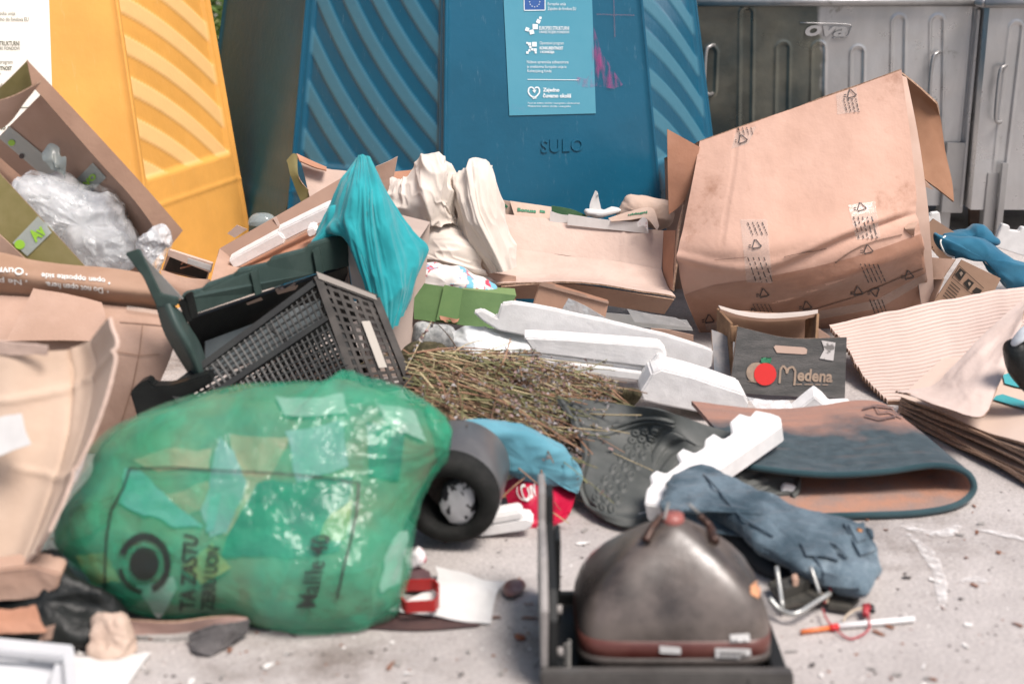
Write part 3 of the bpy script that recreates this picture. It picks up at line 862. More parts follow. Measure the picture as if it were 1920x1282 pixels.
drape('emblem', wl, [[(43 + 5 * math.cos(a * .6), 291 + 5 * math.sin(a * .6)) for a in range(10)]], ink_black, tp, .006)
sheet('tape', [Q([(74, 284), (92, 268), (110, 276), (112, 294)], 4.2), Q([(80, 300), (98, 300), (106, 310), (124, 296)], 4.17), Q([(96, 318), (108, 322), (118, 330), (121, 336)], 4.17)], tapem, t, (12, 12), .001, amp=.012, sc=18)
bw_o = Q([(22, 345), (85, 332), (125, 348), (198, 360), (222, 385), (232, 415), (252, 440), (258, 480), (238, 506), (165, 506), (118, 455), (66, 398)], 4.16)
bwm = M('soft_white_film', (.90, .92, .92), (.80, .82, .83), rough=.3, scale=9, alpha=.74)
b_ = bwm.node_tree.nodes['Principled BSDF']
b_.inputs['Subsurface Weight'].default_value = .8; b_.inputs['Subsurface Radius'].default_value = (1, 1, 1); b_.inputs['Subsurface Scale'].default_value = .07
o = puff('bubble_wrap', bw_o, bwm, None, .06, .12, (110, 30), amp=.022, sc=9, fold=.016, fsc=12, seed=3)
puff('outer_film', bw_o, film('glossy_clear_film', (.80, .82, .82), .06, .08, .5), o, .075, .10, (110, 30), amp=.03, sc=9, fold=.014, fsc=16, seed=5, smooth=False)
tag(o, 'crumpled clear bubble wrap spilling out of the tilted carton', 'plastic film')
o = puff('plastic_film', Q([(262, 450), (300, 430), (314, 445), (308, 470), (300, 500), (275, 505), (255, 480)], 4.0), clear_film, None, .03, .03, (60, 20), amp=.014, sc=14, fold=.012, fsc=24, seed=5, smooth=False)
tag(o, 'small knot of clear plastic caught on the dark crate corner', 'plastic film')
# printed carton below it
t = thing('printed_carton', 'battered carton with upside-down white opening instructions on its brown band', 'carton', P(130, 840, 3.75) * [1, 1, 0])
bd = sheet('top_band', [Q([(-60, 468), (0, 474), (60, 489), (130, 497), (210, 505), (300, 520)], 3.88), Q([(-60, 500), (0, 508), (60, 520), (130, 528), (210, 540), (305, 550)], 3.80), Q([(-60, 552), (0, 556), (60, 562), (130, 566), (210, 572), (312, 584)], 3.84)], [M('brown_band', (.33, .20, .13), (.38, .24, .165), rough=.75, scale=5, bump=.0006, bscale=90, bump2=.004, b2scale=9), kraft_dark, kraft_edge], t, (50, 14), .006, amp=.004)
for s, c in (('Do not open here.', ((86, 537), (194, 549), (193, 536), (86, 525))), ('open opposite side', ((78, 522), (198, 533), (197, 521), (78, 510))), ('Ne pas', ((-18, 530), (42, 533), (40, 520), (-18, 517))), ('Ouvrir', ((-18, 513), (45, 516), (44, 504), (-18, 501)))):
    a, b, cc, d = c
    # the band stands on its head: the text runs from the far end back
    drapetext('lettering', s, bd, b, a, d, cc, ink_white, bd, .02)
drape('print_dots', bd, [[(x + 2 * math.cos(k), y + 2 * math.sin(k)) for k in range(6)] for x, y in ((203, 546), (205, 532), (50, 526), (50, 515))], ink_white, bd)
fp = sheet('front_panel', [Q([(-60, 548), (40, 556), (130, 562), (220, 574), (312, 586)], 3.82), Q([(-60, 660), (40, 660), (130, 662), (220, 664), (322, 660)], 3.70), Q([(-60, 850), (40, 850), (130, 850), (200, 846), (250, 820)], 3.74)], [kraft, kraft, kraft_edge], t, (50, 40), .006, amp=.008, sc=5, fold=.004, fsc=3)
sheet('flap', [Q([(62, 538), (130, 551), (192, 568)], 3.78), Q([(38, 588), (115, 592), (200, 600)], 3.72), Q([(10, 640), (100, 640), (190, 640)], 3.66)], [kraft, kraft, kraft_edge], t, (26, 20), .005, amp=.004, rag=.004)
drape('tape', fp, [[(112, 580), (190, 590), (188, 606), (110, 598)], [(240, 578), (308, 590), (305, 598), (238, 586)]], tape_clear, t, .012)
drape('crease', fp, lines([(225, 605), (268, 608), (310, 612)], 1.6) + lines([(268, 608), (262, 660), (250, 720), (225, 800)], 1.8) + lines([(222, 660), (262, 666), (300, 664)], 1.6), kraft_dark, t, .004)
box('back_panel', P(-60, 850, 4.05), P(290, 845, 4.05) - P(-60, 850, 4.05), (0, .008, 0), (0, 0, .50), kraft, t, .002)
# bent sheet standing in front
ky = lambda y, k: 2.92 - (y - 590) / 530 * .24 + k
def bends(U, V, a, b):
    r = .010 * np.exp(-np.abs(V - .30 + .10 * (U - .5)) / .012) - .012 * np.exp(-np.abs(U - .60 - .05 * V) / .014)
    return r + .007 * np.exp(-np.abs(V - .62 - .2 * (U - .4)) / .012) * (U > .3) - .006 * np.exp(-np.abs(U - .80) / .01)
fs = sheet('cardboard_sheet', [
    [P(-90, 655, ky(655, 0)), P(10, 652, ky(652, -.02)), P(105, 655, ky(655, .02)), P(160, 640, ky(640, .03)), P(207, 590, ky(590, -.10))],
    [P(-90, 720, ky(720, 0)), P(10, 720, ky(720, -.02)), P(105, 715, ky(715, .02)), P(170, 702, ky(700, .02)), P(222, 655, ky(655, -.12))],
    [P(-90, 830, ky(830, 0)), P(0, 830, ky(830, -.02)), P(92, 830, ky(830, .0)), P(150, 815, ky(815, -.02)), P(194, 770, ky(765, -.12))],
    [P(-90, 950, ky(950, 0)), P(-20, 950, ky(950, -.02)), P(62, 940, ky(940, .0)), P(108, 925, ky(920, -.04)), P(140, 890, ky(880, -.12))],
    [P(-90, 1125, ky(1125, 0)), P(-40, 1120, ky(1115, 0)), P(10, 1100, ky(1100, .0)), P(55, 1050, ky(1050, -.05)), P(92, 1000, ky(990, -.12))]],
    [M('bent_board', (.50, .375, .285), (.58, .45, .35), rough=.75, scale=3, bump=.0005, bscale=60, bump2=.003, b2scale=9, c3=(.38, .28, .20), s3=3, t3=.6, w3=.2), kraft, kraft_pale], None, (70, 80), .007, amp=.004, sc=5, rag=.010, ragsc=18, fn=bends)
tag(fs, 'large bent pale brown cardboard sheet standing beside the green bag, torn along the top', 'cardboard')
o = quad('torn_flap', Q([(-60, 630), (98, 642), (92, 672), (-60, 668)], 2.86), kraft_pale, None, .006, (24, 8), rag=.012, ragsc=20, amp=.008)
tag(o, 'torn strip of cardboard peeling along the top of the bent sheet', 'cardboard')
o = sheet('torn_paper', [Q([(-50, 790), (0, 776), (44, 770)], 2.74), Q([(-50, 830), (0, 820), (50, 800)], 2.72), Q([(-50, 870), (0, 858), (66, 832)], 2.70)], paper, None, (24, 20), .002, amp=.004, rag=.008, ragsc=25)
tag(o, 'torn scrap of white paper stuck on the bent cardboard sheet', 'paper')
# ================================================================ bits at the foot of the sheet
o = prism('cardboard_chunk', Q([(-40, 1072), (20, 1064), (62, 1060), (113, 1076), (108, 1104), (82, 1120), (40, 1126), (-40, 1132)], 2.66), (0, .05, .01), kraft, None, .004, noise=.006)
tag(o, 'folded pinkish cardboard end poking out under the bent sheet', 'cardboard')
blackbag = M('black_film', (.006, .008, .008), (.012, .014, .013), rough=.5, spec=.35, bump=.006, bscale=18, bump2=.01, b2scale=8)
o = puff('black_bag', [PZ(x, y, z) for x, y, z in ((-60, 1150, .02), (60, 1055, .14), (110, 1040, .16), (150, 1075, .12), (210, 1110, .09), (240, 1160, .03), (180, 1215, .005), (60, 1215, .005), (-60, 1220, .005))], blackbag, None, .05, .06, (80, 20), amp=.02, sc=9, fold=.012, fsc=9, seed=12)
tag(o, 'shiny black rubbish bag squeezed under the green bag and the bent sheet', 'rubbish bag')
o = sheet('cardboard_shred', [Q([(-30, 1128), (30, 1134), (68, 1128)], 2.62), Q([(-30, 1160), (30, 1165), (82, 1160)], 2.56), Q([(-30, 1192), (40, 1190), (90, 1186)], 2.54)], kraft_red, None, (24, 16), .005, amp=.012, rag=.012, ragsc=18)
tag(o, 'reddish brown torn cardboard shred lying on the black bag', 'cardboard')
o = quad('cardboard_shred', Q([(78, 1178), (106, 1168), (98, 1202), (66, 1206)], 2.55), kraft, None, .004, (8, 8), rag=.008, ragsc=30, amp=.004)
tag(o, 'small pale cardboard shred tucked behind the white fridge tray', 'cardboard')
o = puff('crumpled_paper', [PZ(x, y, z) for x, y, z in ((178, 1162, .06), (210, 1156, .07), (246, 1166, .06), (242, 1200, .03), (236, 1226, .01), (205, 1238, .005), (168, 1232, .005), (178, 1200, .03))], M('kraft_wrapping', (.46, .34, .27), (.52, .40, .32), rough=.8, scale=12), None, .03, .03, (50, 20), amp=.012, sc=18, fold=.014, fsc=18, seed=8, smooth=False)
tag(o, 'crumpled pinkish paper ball under the edge of the green bag', 'paper')
o = sheet('board_strip', [[PZ(232, 1160, .05), PZ(320, 1166, .055), PZ(415, 1152, .055), PZ(468, 1156, .045)], [PZ(246, 1194, .012), PZ(320, 1190, .016), PZ(400, 1180, .022), PZ(456, 1176, .025)]], [M('pinkish_board', (.46, .30, .25), (.53, .37, .32), rough=.75, scale=8), kraft_dark, kraft_edge], None, (30, 12), .005, amp=.008, rag=.006, ragsc=20)
tag(o, 'pinkish board strip squashed flat beneath the green bag', 'cardboard')
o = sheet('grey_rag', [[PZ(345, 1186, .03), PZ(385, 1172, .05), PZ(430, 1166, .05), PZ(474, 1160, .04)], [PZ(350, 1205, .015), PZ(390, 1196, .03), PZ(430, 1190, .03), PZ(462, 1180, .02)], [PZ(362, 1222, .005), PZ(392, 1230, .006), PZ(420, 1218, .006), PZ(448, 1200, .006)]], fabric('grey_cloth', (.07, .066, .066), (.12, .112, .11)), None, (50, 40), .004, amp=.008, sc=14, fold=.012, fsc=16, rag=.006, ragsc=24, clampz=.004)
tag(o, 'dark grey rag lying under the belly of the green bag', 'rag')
o = sheet('paper_sheet', [[PZ(130, 1228, .02), PZ(210, 1228, .012), PZ(287, 1221, .006)], [PZ(120, 1262, .012), PZ(200, 1258, .016), PZ(262, 1252, .008)], [PZ(110, 1310, .006), PZ(180, 1310, .008), PZ(225, 1310, .006)]], paper, None, (20, 16), .0015, amp=.003, rag=.003)
tag(o, 'flat white paper sheet on the ground beside the white fridge tray', 'paper')
t = thing('plastic_tray', 'white plastic fridge tray lying at the lower picture corner', 'tray', PZ(60, 1300, 0) * [1, 1, 0])
wp = M('white_plastic', (.60, .61, .62), (.56, .57, .58), rough=.35, scale=6, spec=.5, c3=(.5, .48, .45), s3=8, t3=.68, w3=.1)
prism('rim', [PZ(x, y, .11) for x, y in ((-80, 1186), (137, 1207), (150, 1330), (126, 1330), (117, 1228), (-80, 1210))], (0, 0, -.018), wp, t, .003)
prism('inner_panel', [PZ(x, y, .09) for x, y in ((-80, 1206), (116, 1226), (124, 1330), (78, 1330), (104, 1240), (-80, 1232))], (0, 0, -.006), wp, t, .001)
sheet('side_wall', [[PZ(-80, 1236, .08), PZ(106, 1240, .08)], [PZ(-80, 1340, .015), PZ(70, 1340, .015)]], wp, t, (6, 6), .004)
box('outer_wall', PZ(137, 1207, .11) - np.array([.004, 0, .107]), PZ(150, 1330, .11) - PZ(137, 1207, .11), (.004, 0, 0), (0, 0, .09), wp, t, .001)
box('outer_wall', PZ(-80, 1186, .11) - np.array([0, 0, .107]), PZ(137, 1207, .11) - PZ(-80, 1186, .11), (0, .004, 0), (0, 0, .09), wp, t, .001)
drape('slot', bpy.data.objects['inner_panel'], [[(55, 1232), (82, 1235), (82, 1240), (55, 1238)], [(30, 1216), (46, 1218), (46, 1223), (30, 1221)]], M('shadow_grey', (.25, .26, .27)), t)
# ================================================================ the green bag
BG = [(85, 1028), (98, 985), (128, 948), (162, 892), (172, 856), (215, 812), (300, 776), (380, 746), (470, 726), (560, 720), (628, 724), (655, 706), (690, 720), (760, 740), (812, 768), (840, 812), (838, 850), (815, 888), (792, 922), (778, 965), (768, 1035), (762, 1085), (746, 1142), (714, 1166), (650, 1190), (560, 1192), (470, 1172), (380, 1162), (310, 1162), (240, 1142), (180, 1116), (128, 1072)]
by = lambda y: 2.71 + (1190 - y) / 470 * .38
bo = [P(x, y, by(y)) for x, y in BG]
bc = np.mean(bo, axis=0)
o = puff('packaging_waste', [bc + (p - bc) * .95 for p in bo], M('dull_packaging', (.20, .17, .10), (.10, .15, .12), rough=.7, scale=6, lo=.3, hi=.7, c3=(.28, .22, .13), s3=5, t3=.5, w3=.3), None, .135, .14, (110, 34), amp=.016, sc=9, fold=.010, fsc=8, seed=21, e=.6)
tag(o, 'mixed cartons and wrappers showing through the green bag', 'packaging', kind='stuff')
for k, (nm, c, c2, pls) in enumerate((
    ('card_piece', (.42, .30, .20), (.33, .23, .15), [[(432, 816), (545, 822), (505, 900), (470, 985), (420, 1008), (445, 905)], [(250, 862), (330, 838), (400, 842), (392, 880), (300, 886)], [(300, 925), (392, 905), (396, 955), (345, 968)]]),
    ('blue_grey_wrapper', (.22, .30, .34), (.30, .38, .42), [[(412, 820), (440, 850), (462, 900), (430, 1000), (398, 1012), (380, 960), (396, 900)], [(536, 812), (640, 788), (652, 872), (560, 905)]]),
    ('dark_wrapper', (.02, .075, .075), (.03, .10, .09), [[(480, 905), (560, 902), (662, 892), (640, 1035), (520, 1045), (415, 1042)], [(690, 790), (760, 800), (745, 900), (690, 890)]]),
    ('aqua_wrapper', (.13, .34, .35), (.20, .40, .40), [[(238, 878), (268, 884), (330, 940), (385, 992), (330, 985), (225, 945)], [(395, 935), (412, 925), (405, 1000), (390, 1005)]]),
    ('brown_wrapper', (.09, .045, .03), (.13, .07, .045), [[(225, 1012), (335, 1042), (300, 1112), (212, 1085)], [(600, 1085), (705, 1062), (690, 1150), (575, 1162)], [(130, 960), (215, 930), (205, 985), (140, 1010)]]),
    ('yellow_wrapper', (.36, .32, .10), (.28, .25, .08), [[(618, 962), (662, 940), (650, 1014), (596, 1012)], [(345, 1062), (402, 1020), (436, 1062), (380, 1095)], [(150, 1040), (200, 1030), (230, 1090), (180, 1090)]]),
    ('white_wrapper', (.46, .50, .47), (.38, .42, .40), [[(738, 1000), (757, 990), (742, 1092), (712, 1112), (716, 1040)], [(258, 1092), (286, 1108), (332, 1080), (338, 1100), (296, 1150)], [(520, 752), (640, 745), (655, 778), (540, 785)], [(700, 760), (770, 775), (800, 830), (735, 800)]]))):
    drape(nm, o, pls, M(nm, c, c2, rough=.6, scale=14, bump2=.006, b2scale=20), o, .003 + .0012 * k, 7, 7)
gf = M('green_film', (.022, .33, .17), (.06, .43, .25), rough=.13, scale=5, spec=.6, bump=.007, bscale=21, bump2=.016, b2scale=8)
t_, N_, L_, b_ = nodes(gf)
tc_ = N_.new('ShaderNodeTexCoord'); nn = N_.new('ShaderNodeTexNoise'); nn.inputs['Scale'].default_value = 7; nn.inputs['Detail'].default_value = 7; nn.inputs['Distortion'].default_value = 1.5
L_.new(tc_.outputs['Object'], nn.inputs[0])
rm = N_.new('ShaderNodeMapRange'); rm.inputs[1].default_value = .35; rm.inputs[2].default_value = .7; rm.inputs[3].default_value = .32; rm.inputs[4].default_value = .58
L_.new(nn.outputs[0], rm.inputs[0]); L_.new(rm.outputs[0], b_.inputs['Alpha'])
b_.inputs['Transmission Weight'].default_value = 0
bt = thing('rubbish_bag', 'bulging translucent green rubbish bag with black printing', 'rubbish bag', (bc[0], bc[1], 0))
def creases(V):
    d = 0
    for (x, y, n, a, fall, sd) in ((838, 832, 7, .011, .26, 1), (86, 1030, 6, .009, .20, 2), (655, 712, 6, .008, .16, 3)):
        k = P(x, y, by(y)); r = V - k
        ang = np.arctan2(r[:, 2], r[:, 0]); dist = np.linalg.norm(r, axis=1)
        q = np.stack([np.cos(ang) * n, np.sin(ang) * n, dist * 1.2], -1)
        d = d + a * ridged(q, 1, 2, sd) * np.exp(-dist / fall) * np.clip(dist / .05, 0, 1)
    q = V * np.array([2.2, 3, 9.]) + .3 * np.stack([fbm(V, 5, 2, 8)] * 3, -1)
    return d + .0045 * ridged(q, 1, 2, 5)
film_o = puff('film', bo, gf, bt, .165, .16, (240, 70), amp=.010, sc=6, fold=.004, fsc=7, seed=21, e=.6, fn=creases)
# ring emblem and lettering printed on the film
ink_bag = M('bag_ink', (.02, .022, .02), rough=.35, alpha=.88)
def annulus(cx, cy, r0, r1, a0, a1, n=28, sy=1.12):
    out = []
    for i in range(n):
        a, b = [math.radians(a0 + (a1 - a0) * (i + k) / n) for k in (0, 1)]
        out.append([(cx + r * math.cos(x), cy + sy * r * math.sin(x)) for r, x in ((r0, a), (r1, a), (r1, b), (r0, b))])
    return out
drape('emblem_disc', film_o, [[(273 + 28 * math.cos(a), 1055 + 31 * math.sin(a)) for a in np.linspace(0, 2 * math.pi, 24, endpoint=False)]], ink_bag, bt, .006)
drape('emblem_ring', film_o, annulus(273, 1055, 38, 50, -160, 70), ink_bag, bt, .006)
drape('emblem_arc', film_o, annulus(273, 1055, 42, 50, 95, 170), ink_bag, bt, .006)
drape('print_line', film_o, lines([(245, 880), (234, 915), (210, 960), (202, 1010), (200, 1060), (198, 1120), (200, 1160)], 4) + lines([(245, 880), (330, 878), (420, 884), (520, 888), (600, 895), (672, 905)], 3) + lines([(672, 905), (668, 960), (655, 1020), (640, 1080), (632, 1120)], 4), ink_bag, bt, .006)
drapetext('lettering', 'Malile 40', film_o, (556, 1135), (586, 1005), (622, 1005), (592, 1135), ink_bag, bt, .02, .011)
drapetext('lettering', 'TA ZASTU', film_o, (336, 1140), (346, 1000), (374, 1006), (366, 1140), ink_bag, bt, .03, .006)
drapetext('lettering', 'ZERIU UON', film_o, (376, 1140), (390, 1022), (414, 1026), (402, 1140), ink_bag, bt, .03, .006)
# bunched neck and torn tail of the bag
puff('knot', [P(x, y, by(y) - .02) for x, y in ((800, 762), (826, 778), (838, 812), (834, 845), (820, 858), (812, 836), (806, 800))], gf, bt, .03, .03, (50, 20), amp=.012, sc=18, fold=.012, fsc=20, seed=31)
# ================================================================ crates and the carton behind them
t = thing('plastic_bin', 'deep dark green plastic crate tipped on its side with its ribbed rim up', 'crate', P(480, 760, 4.3) * [1, 1, 0])
YC = lambda x: 3.68 + (x - 330) / 320 * .50
QC = lambda pts, e=0: [P(x, y, YC(x) + e) for x, y in pts]
prism('rim', QC([(337, 562), (344, 553), (380, 545), (384, 537), (438, 518), (446, 508), (500, 497), (508, 486), (570, 470), (578, 461), (648, 440), (656, 500), (590, 514), (475, 552), (359, 592)]), (0, .025, .006), green_plastic, t, .003)
for a, b in (((345, 553), (358, 600)), ((468, 510), (478, 556)), ((585, 470), (594, 518)), ((332, 566), (350, 606))):
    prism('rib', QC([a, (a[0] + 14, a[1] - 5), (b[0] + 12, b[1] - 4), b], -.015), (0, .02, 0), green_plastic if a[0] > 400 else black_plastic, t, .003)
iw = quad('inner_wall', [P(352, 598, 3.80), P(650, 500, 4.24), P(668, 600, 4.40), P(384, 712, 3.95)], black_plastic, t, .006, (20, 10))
slot = M('pale_gap', (.50, .36, .28), rough=.8)
for pl in ([(515, 545), (520, 539), (553, 531), (558, 535), (553, 542), (520, 551)], [(460, 567), (488, 556), (492, 561), (463, 571)]):
    drape('slot', iw, [pl], slot, t, .003)
sheet('floor_panel', [[P(384, 640, 3.86), P(528, 587, 4.06), P(600, 560, 4.14)], [P(384, 712, 3.82), P(466, 680, 3.92), P(600, 640, 4.1)]], M('lit_ledge_plastic', (.06, .075, .082), (.08, .095, .10), rough=.4), t, (14, 8), .005)  # bluish grey paints the light falling on this ledge
sheet('end_wall', [[P(294, 574, 3.64), P(318, 570, 3.62), P(342, 588, 3.70)], [P(308, 620, 3.64), P(334, 610, 3.60), P(354, 612, 3.72)], [P(330, 660, 3.65), P(356, 650, 3.60), P(376, 650, 3.76)], [P(360, 708, 3.66), P(378, 702, 3.62), P(394, 708, 3.78)]], green_plastic, t, (16, 24), .006)
prism('flange', Q([(234, 476), (258, 468), (262, 474), (300, 552), (334, 560), (332, 574), (294, 577), (268, 520)], 3.62), (0, .02, 0), green_plastic, t, .003)
quad('end_panel', Q([(260, 472), (266, 476), (344, 560), (300, 556)], 3.655), grey_plastic, t, .004, (6, 8))
for (a, b, c, d) in (((352, 600, 3.82), (650, 502, 4.26), (668, 600, 4.62), (384, 700, 4.2)),):
    quad('back_wall', [P(*a) + np.array([0, .04, 0]), P(*b) + np.array([0, .04, 0]), P(*c), P(*d)], black_plastic, t, .004, (6, 6))
# lattice crate
def lattice(name, c, nu, nv, w, th, mat, par, frame=2.2, skew=0, slots=()):
    tl, tr, br, bl = [np.array(x, float) for x in c]
    n = unit(np.cross(tr - tl, bl - tl)); V, F = [], []
    m = lambda u, v: (tl * (1 - u) + tr * u) * (1 - v) + (bl * (1 - u) + br * u) * v
    def bar(a, b, ww, tt):
        d = unit(b - a); s = np.cross(d, n) * ww / 2; h = n * tt / 2; k = len(V)
        V.extend([a - s - h, a + s - h, a + s + h, a - s + h, b - s - h, b + s - h, b + s + h, b - s + h])
        F.extend([[k + x for x in f] for f in ((0, 3, 2, 1), (4, 5, 6, 7), (0, 1, 5, 4), (1, 2, 6, 5), (2, 3, 7, 6), (3, 0, 4, 7))])
    for i in range(nu + 1): bar(m(i / nu, 0), m(min(1, max(0, i / nu + skew)), 1), w, th)
    for j in range(nv + 1): bar(m(0, j / nv), m(1, j / nv), w * (1.6 if j in (0, nv) else .9), th * .8)
    for a, b in ((tl, tr), (tr, br), (br, bl), (bl, tl)): bar(a, b, w * frame, th * 2.4)
    for (u0, v0, u1, v1, ww) in slots: bar(m(u0, v0) , m(u1, v1), ww, th * 1.6)
    return obj(name, V, F, mat, par, False)
t = thing('lattice_crate', 'black lattice fruit crate lying upside down behind the green bag', 'crate', P(500, 780, 4.05) * [1, 1, 0])
A_, B_, C_, D_ = P(318, 732, 3.58), P(600, 524, 3.96), P(690, 735, 3.86), P(392, 800, 3.50)
lattice('side_panel', (A_, B_, C_, D_), 28, 15, .0062, .005, black_plastic, t, 3.2, 0, ((.02, .52, .99, .30, .018), (.25, 0, .55, 1, .012), (.6, 0, .9, 1, .012)))
lattice('base_panel', (P(395, 735, 3.76), P(640, 590, 4.16), P(700, 740, 4.16), P(420, 830, 3.76)), 26, 17, .0068, .005, black_plastic, t, 2, .02)
warm_black = M('dusty_black_plastic', (.028, .024, .020), (.06, .052, .045), rough=.5, scale=18)
ep = (P(594, 518, 3.95), P(704, 560, 3.98), P(768, 720, 3.9), P(672, 738, 3.85))
lattice('end_panel', ep, 6, 13, .0098, .008, warm_black, t, 2.2, .03)
rim_ = onquad(*ep, off=.012)
polys('rim', rim_, [[(0, .975), (1, .975), (1, 1.035), (0, 1.035)]], M('worn_rim', (.27, .24, .21), rough=.5), t)
box('cross_slot', rim_(.52, .20), rim_(.52, .66) - rim_(.52, .20), rim_(.68, .20) - rim_(.52, .20), (0, .005, 0), M('pale_slot', (.50, .46, .40)), t, .001)
prism('handle', Q([(243, 736), (262, 718), (278, 712), (286, 724), (318, 724), (345, 716), (392, 700), (398, 716), (345, 748), (388, 762), (392, 800), (262, 800), (252, 765)], 3.56), (0, .05, 0), black_plastic, t, .004)
# carton with foam strips
t = thing('foam_carton', 'shallow brown carton holding white foam strips, propped on the green crate', 'carton', P(530, 540, 4.9) * [1, 1, 0] + [0, 0, .3])
sheet('back_wall', [Q([(412, 466), (520, 405), (640, 335)], 4.85), Q([(446, 512), (540, 455), (655, 395)], 4.78)], [M('brown_inside', (.36, .235, .175), (.41, .27, .20), rough=.75, scale=5), kraft, kraft_edge], t, (30, 8), .006, amp=.002)
sheet('floor_panel', [Q([(440, 506), (540, 452), (655, 392)], 4.80), Q([(395, 540), (530, 515), (660, 470)], 4.42)], kraft_red, t, (20, 12), .005)
sheet('end_flap', [Q([(412, 466), (430, 482), (446, 508)], 4.78), Q([(402, 500), (425, 505), (478, 508)], 4.62), Q([(392, 540), (420, 545), (462, 530)], 4.45)], [kraft, kraft, kraft_edge], t, (14, 16), .005, amp=.003)
sheet('crease_strip', [Q([(512, 409), (518, 406)], 4.84), Q([(524, 430), (528, 428)], 4.82)], kraft_pale, t, (2, 4), .003)
for pts, lab, Y in (([(428, 489), (446, 478), (523, 437), (533, 446), (534, 456), (450, 500), (438, 504)], 'whitish foam strip lying lowest in the shallow brown carton', 4.66), ([(519, 433), (612, 388), (640, 380), (640, 402), (612, 414), (534, 452), (524, 446)], 'white foam strip lying above the lower one in the shallow carton', 4.67), ([(576, 430), (588, 426), (594, 432), (592, 441), (580, 446), (575, 440)], 'tiny white foam block beside the teal cloth', 4.6)):
    tag(prism('foam_strip', Q(pts, Y), (0, .045, .012), foam, None, .004, noise=.0015), lab, 'foam', 'foam strips in the shallow carton')
# small opened box, clear cup, card scraps
t = thing('small_carton', 'little opened carton with painted shade in its opening between the yellow bin and the green crate', 'carton', P(348, 520, 4.9) * [1, 1, 0] + [0, 0, .3])
prism('top_edge', Q([(316, 468), (398, 494), (394, 512), (314, 480)], 4.78), (0, .02, 0), kraft_pale, t, .001)
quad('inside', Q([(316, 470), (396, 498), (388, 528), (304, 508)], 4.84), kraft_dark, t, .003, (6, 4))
quad('opening_shade', Q([(322, 474), (392, 506), (386, 524), (308, 506)], 4.82), M('shade_black', (.012, .01, .008), (.03, .02, .015), scale=30), t, .003, (4, 4))  # near-black sheet painted for the shade inside the opening
sheet('side_panel', [Q([(300, 505), (350, 520), (394, 524)], 4.72), Q([(310, 530), (350, 545), (400, 548)], 4.7), Q([(340, 575), (370, 570), (410, 560)], 4.7)], kraft, t, (12, 12), .005, amp=.004)
for k, (a, b) in enumerate((((330, 484), (356, 497)), ((340, 496), (350, 484)), ((338, 503), (362, 497)))):
    tubes('printed_stick', [[P(*a, 4.80), P(*b, 4.80)]], .003, kraft_red, t, 5)
prism('label_strip', Q([(352, 484), (396, 498), (394, 508), (351, 494)], 4.765), (0, .004, 0), paper_grey, t, .001)
o = quad('card_scrap', Q([(426, 438), (444, 422), (464, 430), (440, 446)], 5.0), kraft_pale, None, .003, (6, 6), amp=.003)
tag(o, 'small pale card corner against the yellow bin', 'cardboard')
V, F = [], []
cc = P(492, 420, 4.98)
for j in range(9):
    a = j / 8 * math.pi / 2
    for i in range(28):
        b = 2 * math.pi * i / 28; r = .052 * math.cos(a) ** .7 * (1 + .03 * math.cos(7 * b))
        V.append(cc + np.array([r * math.cos(b), r * .8 * math.sin(b), .04 * math.sin(a)]))
for j in range(8):
    for i in range(28): F.append((j * 28 + i, j * 28 + (i + 1) % 28, j * 28 + 28 + (i + 1) % 28, j * 28 + 28 + i))
o = obj('plastic_cup', V, F, M('clear_plastic', (.55, .65, .66), rough=.1, alpha=.35, spec=.8), None)
tag(o, 'clear plastic cup base showing above the shallow brown carton', 'cup')
# open carton at the blue bin
t = thing('torn_carton', 'torn open carton with olive outside leaning on the blue bin', 'carton', P(640, 400, 5.25) * [1, 1, 0] + [0, 0, .35])
sheet('side_flap', [Q([(534, 302), (549, 286), (559, 290)], 5.16), Q([(545, 332), (555, 330), (562, 335)], 5.14), Q([(563, 380), (578, 372), (586, 362)], 5.16)], [olive, olive, kraft_edge], t, (10, 18), .005, amp=.006, sc=10, rag=.004)
sheet('inner_panel', [Q([(562, 300), (610, 315), (655, 322), (710, 345)], 5.22), Q([(572, 335), (610, 345), (650, 350), (710, 370)], 5.18), Q([(584, 385), (620, 380), (660, 380), (710, 400)], 5.12)], [kraft_pale, kraft, kraft_edge], t, (24, 16), .005, amp=.004, rag=.004)
sheet('top_strip', [Q([(556, 288), (585, 302), (612, 314)], 5.2), Q([(562, 302), (590, 314), (612, 320)], 5.16)], kraft_red, t, (10, 4), .005, amp=.002)
sheet('end_flap', [Q([(702, 312), (728, 300), (748, 290)], 5.1), Q([(702, 345), (722, 345), (738, 340)], 5.1), Q([(705, 380), (720, 378), (732, 372)], 5.1)], [kraft, kraft, paper], t, (12, 16), .006, amp=.004, rag=.005)
sheet('side_panel', [Q([(736, 322), (760, 320), (781, 318)], 5.2), Q([(738, 345), (760, 342), (776, 342)], 5.16)], kraft_red, t, (8, 6), .005, amp=.003)
